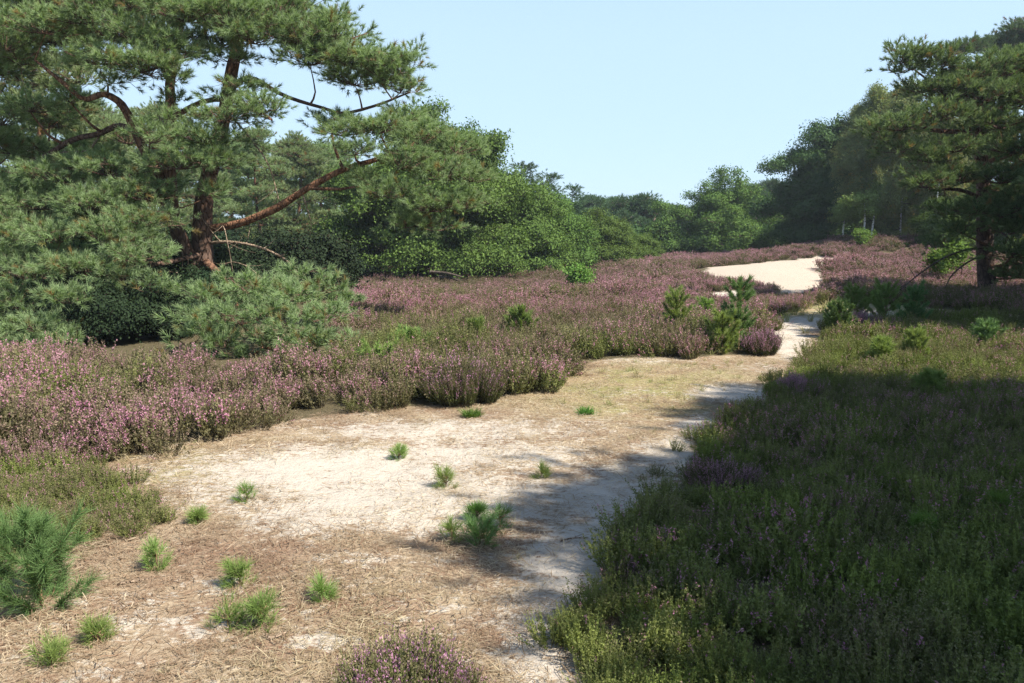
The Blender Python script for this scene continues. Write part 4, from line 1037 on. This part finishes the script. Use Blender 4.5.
# =================================================================== SAPLINGS, SEEDLINGS, BUSHES
def young_pine(name, label, base, height, width, mat, group=None, seed=1, dens=1., lean=(0, 0), tuft=None, whorls=4):
    r = np.random.default_rng(seed)
    root = empty(name, base); tag(root, label, 'young pine', group)
    tb = Tubes(); top = np.array([lean[0], lean[1], height])
    st = curve([np.array([0, 0, -.03]), top * .5 + np.array([-lean[0] * .15, 0, 0]), top], 8)
    tb.add(st, np.linspace(.004 + height * .014, .002 + .003 * height, 8), 6, hi=0)
    L = []; A = []
    ends = [(st[3:], 1.), (st[3:], 1.)]
    for w in range(whorls):
        f = .12 + .8 * w / max(1, whorls - .3); p0 = st[min(7, int(f * 8))]
        for k in range(r.integers(8, 13)):
            a = r.uniform(0, 6.28); l = width * .5 * (1.05 - f * .75) * r.uniform(.5, 1.1)
            e = p0 + np.array([math.cos(a) * l, math.sin(a) * l, l * r.uniform(.35, 1.5)])
            m = (p0 + e) / 2 - np.array([0, 0, .12 * l])
            q = curve([p0, m, e], 7); tb.add(q, np.linspace(.003 + height * .005, .0015 + .001 * height, 7), 4, hi=.5); ends.append((q[2:], 1.))
    tb.build('stem', M['sapwood'], root)
    T = tuft or [needle_tuft(26, .05, .06 + .01 * height, .0035 + .002 * height, spread=(.5, 1.2), seed=seed)]
    for q, _ in ends:
        n = int(10 * dens * max(.5, np.linalg.norm(q[-1] - q[0]) / .12))
        t = r.random(n); idx = t * (len(q) - 1); i = idx.astype(int).clip(0, len(q) - 2); p = q[i] + (q[i + 1] - q[i]) * (idx - i)[:, None]
        L.append(p + r.normal(size=p.shape) * .006); A.append((q[i + 1] - q[i]) / np.linalg.norm(q[i + 1] - q[i], axis=1)[:, None] + r.normal(size=p.shape) * .12)
        L.append(q[-1:]); A.append((q[-1:] - q[-2:-1]) * 10)
    L = np.concatenate(L); A = np.concatenate(A); k = len(L)
    V, Fc, tv = bake(T[0], L, A, r.uniform(.8, 1.25, k), r.random(k) * .9, np.full(k, r.random()))
    link('needles', mesh_np('needles', V, Fc, tv), mat, root)
    return root

def gp(px, py, dz=0.):
    g = G(px, py); x, y = g[0], g[1]
    for _ in range(4):
        z = float(gz(x, y)); d = ray(px, py); t = (z - CAM[2]) / d[2]; x, y = d[0] * t, d[1] * t
    return np.array([x, y, float(gz(x, y)) + dz])
def mh(px, npx, y):  # metres for npx pixels at depth y
    return npx * y / F

def seedlings():
    gs = 'pine seedlings sprouting on the sand'
    data = [((452, 541), 26, 26, 'pine seedling left of the forked one in the middle of the sand', M['pine_young']), ((480, 545), 26, 46, 'low pine seedling lying sideways beside a dark twig patch', M['pine_blue']),
            ((500, 530), 30, 26, 'upright bluish pine seedling with a single leader on the sand', M['pine_blue']), ((477, 520), 16, 16, 'tiny yellow-green seedling behind the upright bluish one', M['lime']),
            ((157, 569), 34, 24, 'bright green seedling on brown litter right of the young pine', M['pine_young']), ((240, 584), 26, 28, 'thin sparse seedling beside a small sand patch', M['pine_young']),
            ((228, 626), 24, 34, 'left seedling of the pair near the bottom of the photo', M['pine_young']), ((262, 628), 36, 34, 'right, taller seedling of the pair near the bottom', M['pine_young']),
            ((322, 600), 22, 20, 'lone seedling right of the seedling pair', M['pine_young']), ((446, 487), 18, 22, 'seedling in the middle of the pale sand', M['pine_young']), ((541, 478), 12, 14, 'small seedling at the edge of the shaded sand', M['pine_young']),
            ((399, 459), 13, 14, 'small seedling on the far side of the pale sand', M['pine_young']), ((247, 501), 17, 20, 'seedling at the left part of the pale sand', M['lime']), ((198, 523), 12, 9, 'tiny seedling on litter left of the pale sand', M['pine_young']),
            ((50, 664), 18, 40, 'flat wide seedling at the bottom left', M['pine_young']), ((98, 642), 16, 22, 'little seedling above the flat one at bottom left', M['pine_young']), ((998, 532), 26, 24, 'small sunlit sapling amid the dark heather at right', M['lime']), ((920, 548), 12, 22, 'sunlit leafy sprig in the shaded bank at right', M['lime'])]
    for i, ((px, py), h, w, lb, mt) in enumerate(data):
        b = gp(px, py); y = b[1]
        if px > 800: b = b + np.array([0, 0, .1])
        young_pine('pine_seedling', lb, b, mh(px, h, y) * .68, mh(px, w, y) * .95, mt, gs, seed=700 + i, dens=.45 if h < 20 else (.5, .75, .6)[i % 3], whorls=2 + i % 2,
                   tuft=[needle_tuft(9, .03, .055, .0026, spread=(.25, 1.2), seed=i)])
    # bigger young pine lower left
    b = gp(44, 606)
    y = b[1]
    young_pine('young_pine', 'knee-high young pine with leaning pale stem in the lower left corner', b, mh(0, 70, y), mh(0, 125, y), M['pine_blue'], None, 801, .95, lean=(-.12, .05), whorls=4,
               tuft=[needle_tuft(16, .05, .085, .0028, spread=(.35, 1.35), seed=5)])
    # saplings standing in the heather further back
    gm = 'young pines growing among the heather'
    data = [((738, 350), 66, 36, 'tallest young pine, beside the path where it narrows', M['pine_blue']), ((722, 352), 32, 36, 'bright lower young pine in front of the tall one by the path', M['pine_young']), ((676, 338), 42, 34, 'young pine left of the tall one by the path', M['pine_young']),
            ((520, 343), 26, 34, 'pale young pine in the middle of the heather', M['pine_young']), ((475, 352), 28, 22, 'small young pine poking out of the heather left of the pale one', M['pine_young']), ((408, 362), 24, 36, 'bluish young pine near the drooping pine branch', M['pine_young']), ((378, 376), 20, 40, 'low young pine at the tip of the drooping pine branch', M['pine_young']),
            ((838, 338), 28, 34, 'dark shaded young pine right of the path', M['pine_blue']), ((853, 318), 26, 30, 'sunlit young pine behind the dark shaded one', M['pine_young']), ((885, 318), 26, 34, 'wide sunlit young pine on the right heath', M['pine_young']), ((912, 328), 36, 30, 'dark young pine with tall leader right of the wide one', M['pine_blue']),
            ((915, 362), 28, 22, 'bright young pine in front of the dark shade at right', M['pine_young']), ((880, 366), 22, 22, 'small bright young pine left of the other at right', M['pine_young']), ((985, 352), 22, 30, 'shaded young pine near the right frame edge', M['pine_blue']), ((705, 330), 26, 24, 'thin young pine between the two taller ones', M['pine_young']), ((930, 400), 20, 26, 'small green young pine among reddish heather', M['pine_young'])]
    for i, ((px, py), h, w, lb, mt) in enumerate(data):
        b = gp(px, py); y = b[1]
        young_pine('young_pine', lb, b, mh(px, h, y) * 1.05, mh(px, w, y) * 1.1, mt, gm, seed=900 + i, dens=.7, whorls=5,
                   tuft=[needle_tuft(14, .05, .07, .005 + .0004 * y, spread=(.3, 1.3), seed=i)])
    # leafy saplings
    for (px, D, hh, rx, lb) in ((580, 27, 1.0, .55, 'lime green leafy sapling standing in the purple heather'), (957, 28, 1.8, .3, 'lime green leafy sapling left of the dark pine trunk'), (940, 29, 1.3, .25, 'smaller lime green sapling beside the dead branch'), (862, 40, 1.1, .4, 'lime green sapling on the heather hill')):
        tr, pd = oak_spec(hh, rx, h0=.1, n=8, lobe=.32, seed=int(px), rt=.02)
        make_tree('sapling', lb, 'sapling', at(px, D), tr, pd[:-1], T_leaf, M['lime'], M['sapwood'], 30, group='leafy lime green saplings', per=6, sub_r=.16, twig_r=.004, r0=.01)
    # grass tufts
    for i, (px, py, h, w, lb) in enumerate(((472, 417, 14, 22, 'bright green grass tuft at the foot of the dark heather bush'), (588, 414, 12, 28, 'bright green grass tuft on the far yellowish grass'))):
        b = gp(px, py); y = b[1]; s = mh(0, h, y)
        V = []; Fc = []; tv = []; o = 0
        for k in range(10):
            t = straw_template(600 + i * 20 + k, 30, w=.02); v = t[0] * s + np.array([rng.uniform(-1, 1) * mh(0, w, y) * .3, rng.uniform(-1, 1) * mh(0, w, y) * .2, 0])
            V.append(v); Fc.append(t[1] + o); o += len(v); tv.append(t[2])
        ob = link('grass_tuft', mesh_np('grass_tuft', np.concatenate(V), np.concatenate(Fc), np.concatenate(tv)), M['grass']); ob.location = b
        tag(ob, lb, 'grass', 'green grass tufts')
seedlings()

def own_heather(px, py, h, w, label, pinks, dark, n=60, group=None):
    """one heather bush that stands apart: sprigs baked into one mesh with its own look"""
    b = gp(px, py); y = b[1]; hh = mh(0, h, y); ww = mh(0, w, y)
    key = (round(pinks, 2), round(dark, 2))
    if key not in OWN:
        m, nt, N, L = new_mat('heather_bush')
        a = attr(nt, 'tv'); s = nd(nt, 'ShaderNodeSeparateXYZ'); L.new(a.outputs['Vector'], s.inputs[0]); rnd, hg, fl = s.outputs
        lower = mixc(nt, rnd, tuple(c * dark for c in (.085, .10, .035)), tuple(c * dark for c in (.16, .18, .06)))  # dark scales the leaf colour, painting shade into the shaded bushes
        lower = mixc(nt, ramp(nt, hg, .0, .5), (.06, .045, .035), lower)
        pink = mixc(nt, rnd, (.34, .155, .27), (.52, .28, .38))
        isb = mth(nt, 'GREATER_THAN', pinks, mth(nt, 'FRACT', mth(nt, 'MULTIPLY', rnd, 7.31)))
        leaf_surface(nt, mixc(nt, fl, lower, mixc(nt, isb, mixc(nt, .5, lower, (.19, .13, .09)), pink)), .25, .7, .15)
        OWN[key] = m
    V = []; Fc = []; tv = []; o = 0
    for k in range(n):
        a = rng.uniform(0, 6.28); q = math.sqrt(rng.random()); t = HT[rng.integers(0, 4)]
        s = hh * (1.02 - .42 * q ** 2) * rng.uniform(.75, 1.05); c = np.array([math.cos(a) * q * ww * .42, math.sin(a) * q * ww * .42, -.01])
        an = rng.uniform(0, 6.28); ca, sa = math.cos(an), math.sin(an); Rm = np.array([[ca, -sa, 0], [sa, ca, 0], [0, 0, 1]])
        v = (t[0] * [s * .8, s * .8, s]) @ Rm.T; v[:, 0] += v[:, 2] * math.cos(a) * q * .35; v[:, 1] += v[:, 2] * math.sin(a) * q * .35
        V.append(v + c); Fc.append(t[1] + o); o += len(v); tt = t[2].copy(); tt[:, 0] = (tt[:, 0] + rng.random()) % 1; tv.append(tt)
    ob = link('heather_bush', mesh_np('heather_bush', np.concatenate(V), np.concatenate(Fc), np.concatenate(tv)), OWN[key]); ob.location = b
    tag(ob, label, 'heather bush', group)
OWN = {}
g = 'heather bushes standing apart'
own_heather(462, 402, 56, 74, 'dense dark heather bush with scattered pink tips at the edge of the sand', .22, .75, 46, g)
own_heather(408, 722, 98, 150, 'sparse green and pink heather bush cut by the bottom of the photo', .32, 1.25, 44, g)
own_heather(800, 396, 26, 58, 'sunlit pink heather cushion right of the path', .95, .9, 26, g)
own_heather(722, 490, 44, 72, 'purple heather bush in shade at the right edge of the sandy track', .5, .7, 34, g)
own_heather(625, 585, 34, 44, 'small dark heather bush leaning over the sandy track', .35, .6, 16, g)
own_heather(858, 332, 30, 40, 'shade-toned purple heather bush right of the dark young pine', .9, .6, 22, g)
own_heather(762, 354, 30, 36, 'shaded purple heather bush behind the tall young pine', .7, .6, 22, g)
own_heather(352, 330, 22, 52, 'heather bush coloured blackish as the shadow of the long pine limb', .1, .45, 22, g)  # limb shadow painted as blackish leaf colour, here and on the next bush
own_heather(380, 328, 18, 36, 'smaller heather bush coloured blackish as the same limb shadow', .1, .45, 16, g)

def twigs():
    gt = 'dry twigs lying on the ground'
    for i, (x1, y1, x2, y2, lb) in enumerate(((118, 586, 148, 583, 'pale dry twig on brown litter by the young pine'), (264, 637, 290, 635, 'pale dry twig below the seedling pair'), (478, 547, 498, 532, 'brown bent twig beside the forked seedling'), (560, 543, 588, 541, 'dark twig in the shade on the grey sand'), (400, 630, 412, 626, 'short reddish twig near the bottom heather bush'))):
        a = gp(x1, y1, .012); c = gp(x2, y2, .02); m = (a + c) / 2 + rng.normal(size=3) * [.015, .015, .004]
        tb = Tubes(); tb.add(curve([a, m, c], 7) - a, np.linspace(.006, .003, 7), 5, hi=.5, lump=.2)
        tb.add(curve([m - a, (m + c) / 2 - a + np.array([.02, .03, .012])], 4), [.003, .002, .002, .001], 4)
        ob = tb.build('twig', M['dead']); ob.location = a; tag(ob, lb, 'twig', gt)
    # fallen logs at the foot of the round oak
    a = gp(428, 281, .12) ; 
    for i, (x1, y1, x2, y2, lb) in enumerate(((430, 272, 462, 277, 'dark fallen branch lying before the round oak'), (438, 277, 460, 281, 'lower of the two fallen branches before the round oak'))):
        p = P(x1, y1, 31.5); q = P(x2, y2, 31.); tb = Tubes(); m = (p + q) / 2 + [0, 0, .06]
        tb.add(curve([p, m, q], 8) - p, np.linspace(.07, .035, 8), 6, lump=.15)
        ob = tb.build('fallen_branch', M['bark_grey']); ob.location = p; tag(ob, lb, 'branch', 'fallen branches before the round oak')
twigs()

# =================================================================== LIGHT, SKY, CAMERA
SUN_EL, SX, SY = 49.0, .86, -.50
w = bpy.data.worlds.new('World'); sc.world = w; w.use_nodes = True
nt = w.node_tree; nt.nodes.clear()
sky = nt.nodes.new('ShaderNodeTexSky'); sky.sky_type = 'NISHITA'; sky.sun_disc = False
sky.sun_elevation = R(SUN_EL); sky.sun_rotation = math.atan2(SX, SY)
sky.air_density = 1.0; sky.dust_density = .35; sky.ozone_density = 1.6
bg = nt.nodes.new('ShaderNodeBackground'); bg.inputs[1].default_value = .092
ow = nt.nodes.new('ShaderNodeOutputWorld')
tcw = nt.nodes.new('ShaderNodeTexCoord'); sxyz = nt.nodes.new('ShaderNodeSeparateXYZ'); nt.links.new(tcw.outputs['Generated'], sxyz.inputs[0])
mr = nt.nodes.new('ShaderNodeMapRange'); mr.interpolation_type = 'SMOOTHSTEP'; nt.links.new(sxyz.outputs[2], mr.inputs[0])
mr.inputs[1].default_value = .2; mr.inputs[2].default_value = .6; mr.inputs[3].default_value = .85; mr.inputs[4].default_value = 0
skm = nt.nodes.new('ShaderNodeMix'); skm.data_type = 'RGBA'; nt.links.new(mr.outputs[0], skm.inputs[0]); nt.links.new(sky.outputs[0], skm.inputs[6]); skm.inputs[7].default_value = (3.0, 4.1, 5.2, 1)
nt.links.new(skm.outputs[2], bg.inputs[0]); nt.links.new(bg.outputs[0], ow.inputs[0])
sl = bpy.data.lights.new('sun', 'SUN'); sl.energy = 4.4; sl.angle = R(.53); sl.color = (1, .95, .87)
so = bpy.data.objects.new('sun', sl); COL.objects.link(so)
hl = math.hypot(SX, SY); ce = math.cos(R(SUN_EL)); dirv = Vector((SX / hl * ce, SY / hl * ce, math.sin(R(SUN_EL))))
so.rotation_euler = dirv.to_track_quat('Z', 'Y').to_euler(); so.location = (20, -10, 30)

cd = bpy.data.cameras.new('camera'); cam = bpy.data.objects.new('camera', cd); COL.objects.link(cam)
cd.lens = LENS; cd.sensor_width = 36; cd.clip_start = .05; cd.clip_end = 2000
cam.location = CAM; cam.rotation_euler = (math.pi / 2 - TH, 0, 0); sc.camera = cam
vs = sc.view_settings; sc.display_settings.display_device = 'sRGB'
vs.view_transform = 'Standard'; vs.look = 'None'; vs.exposure = 1.25; vs.gamma = 1; vs.use_curve_mapping = False
sc.render.engine = 'CYCLES'
sc.cycles.max_bounces = 6; sc.cycles.diffuse_bounces = 3; sc.cycles.transmission_bounces = 4; sc.cycles.glossy_bounces = 2; sc.cycles.volume_bounces = 0
sc.cycles.use_denoising = True; sc.cycles.denoiser = 'OPENIMAGEDENOISE'; sc.cycles.denoising_input_passes = 'RGB_ALBEDO_NORMAL'; sc.cycles.denoising_prefilter = 'NONE'

HAZE = .0006
if HAZE:
    m, nt, N, L = new_mat('haze')
    v = nd(nt, 'ShaderNodeVolumePrincipled'); v.inputs['Color'].default_value = (.80, .90, 1., 1); v.inputs['Density'].default_value = HAZE; v.inputs['Anisotropy'].default_value = .2
    o = nd(nt, 'ShaderNodeOutputMaterial'); L.new(v.outputs[0], o.inputs['Volume'])
    a, b, c, d, e, f = -420, 420, -420, 430, -2, 18
    V = np.array([(a, c, e), (b, c, e), (b, d, e), (a, d, e), (a, c, f), (b, c, f), (b, d, f), (a, d, f)], float)
    hz = link('haze', mesh_np('haze', V, np.array([(3, 2, 1, 0), (4, 5, 6, 7), (0, 1, 5, 4), (1, 2, 6, 5), (2, 3, 7, 6), (3, 0, 4, 7)])), m)
    tag(hz, 'thin summer haze lying over the whole heath', 'haze', kind='stuff')
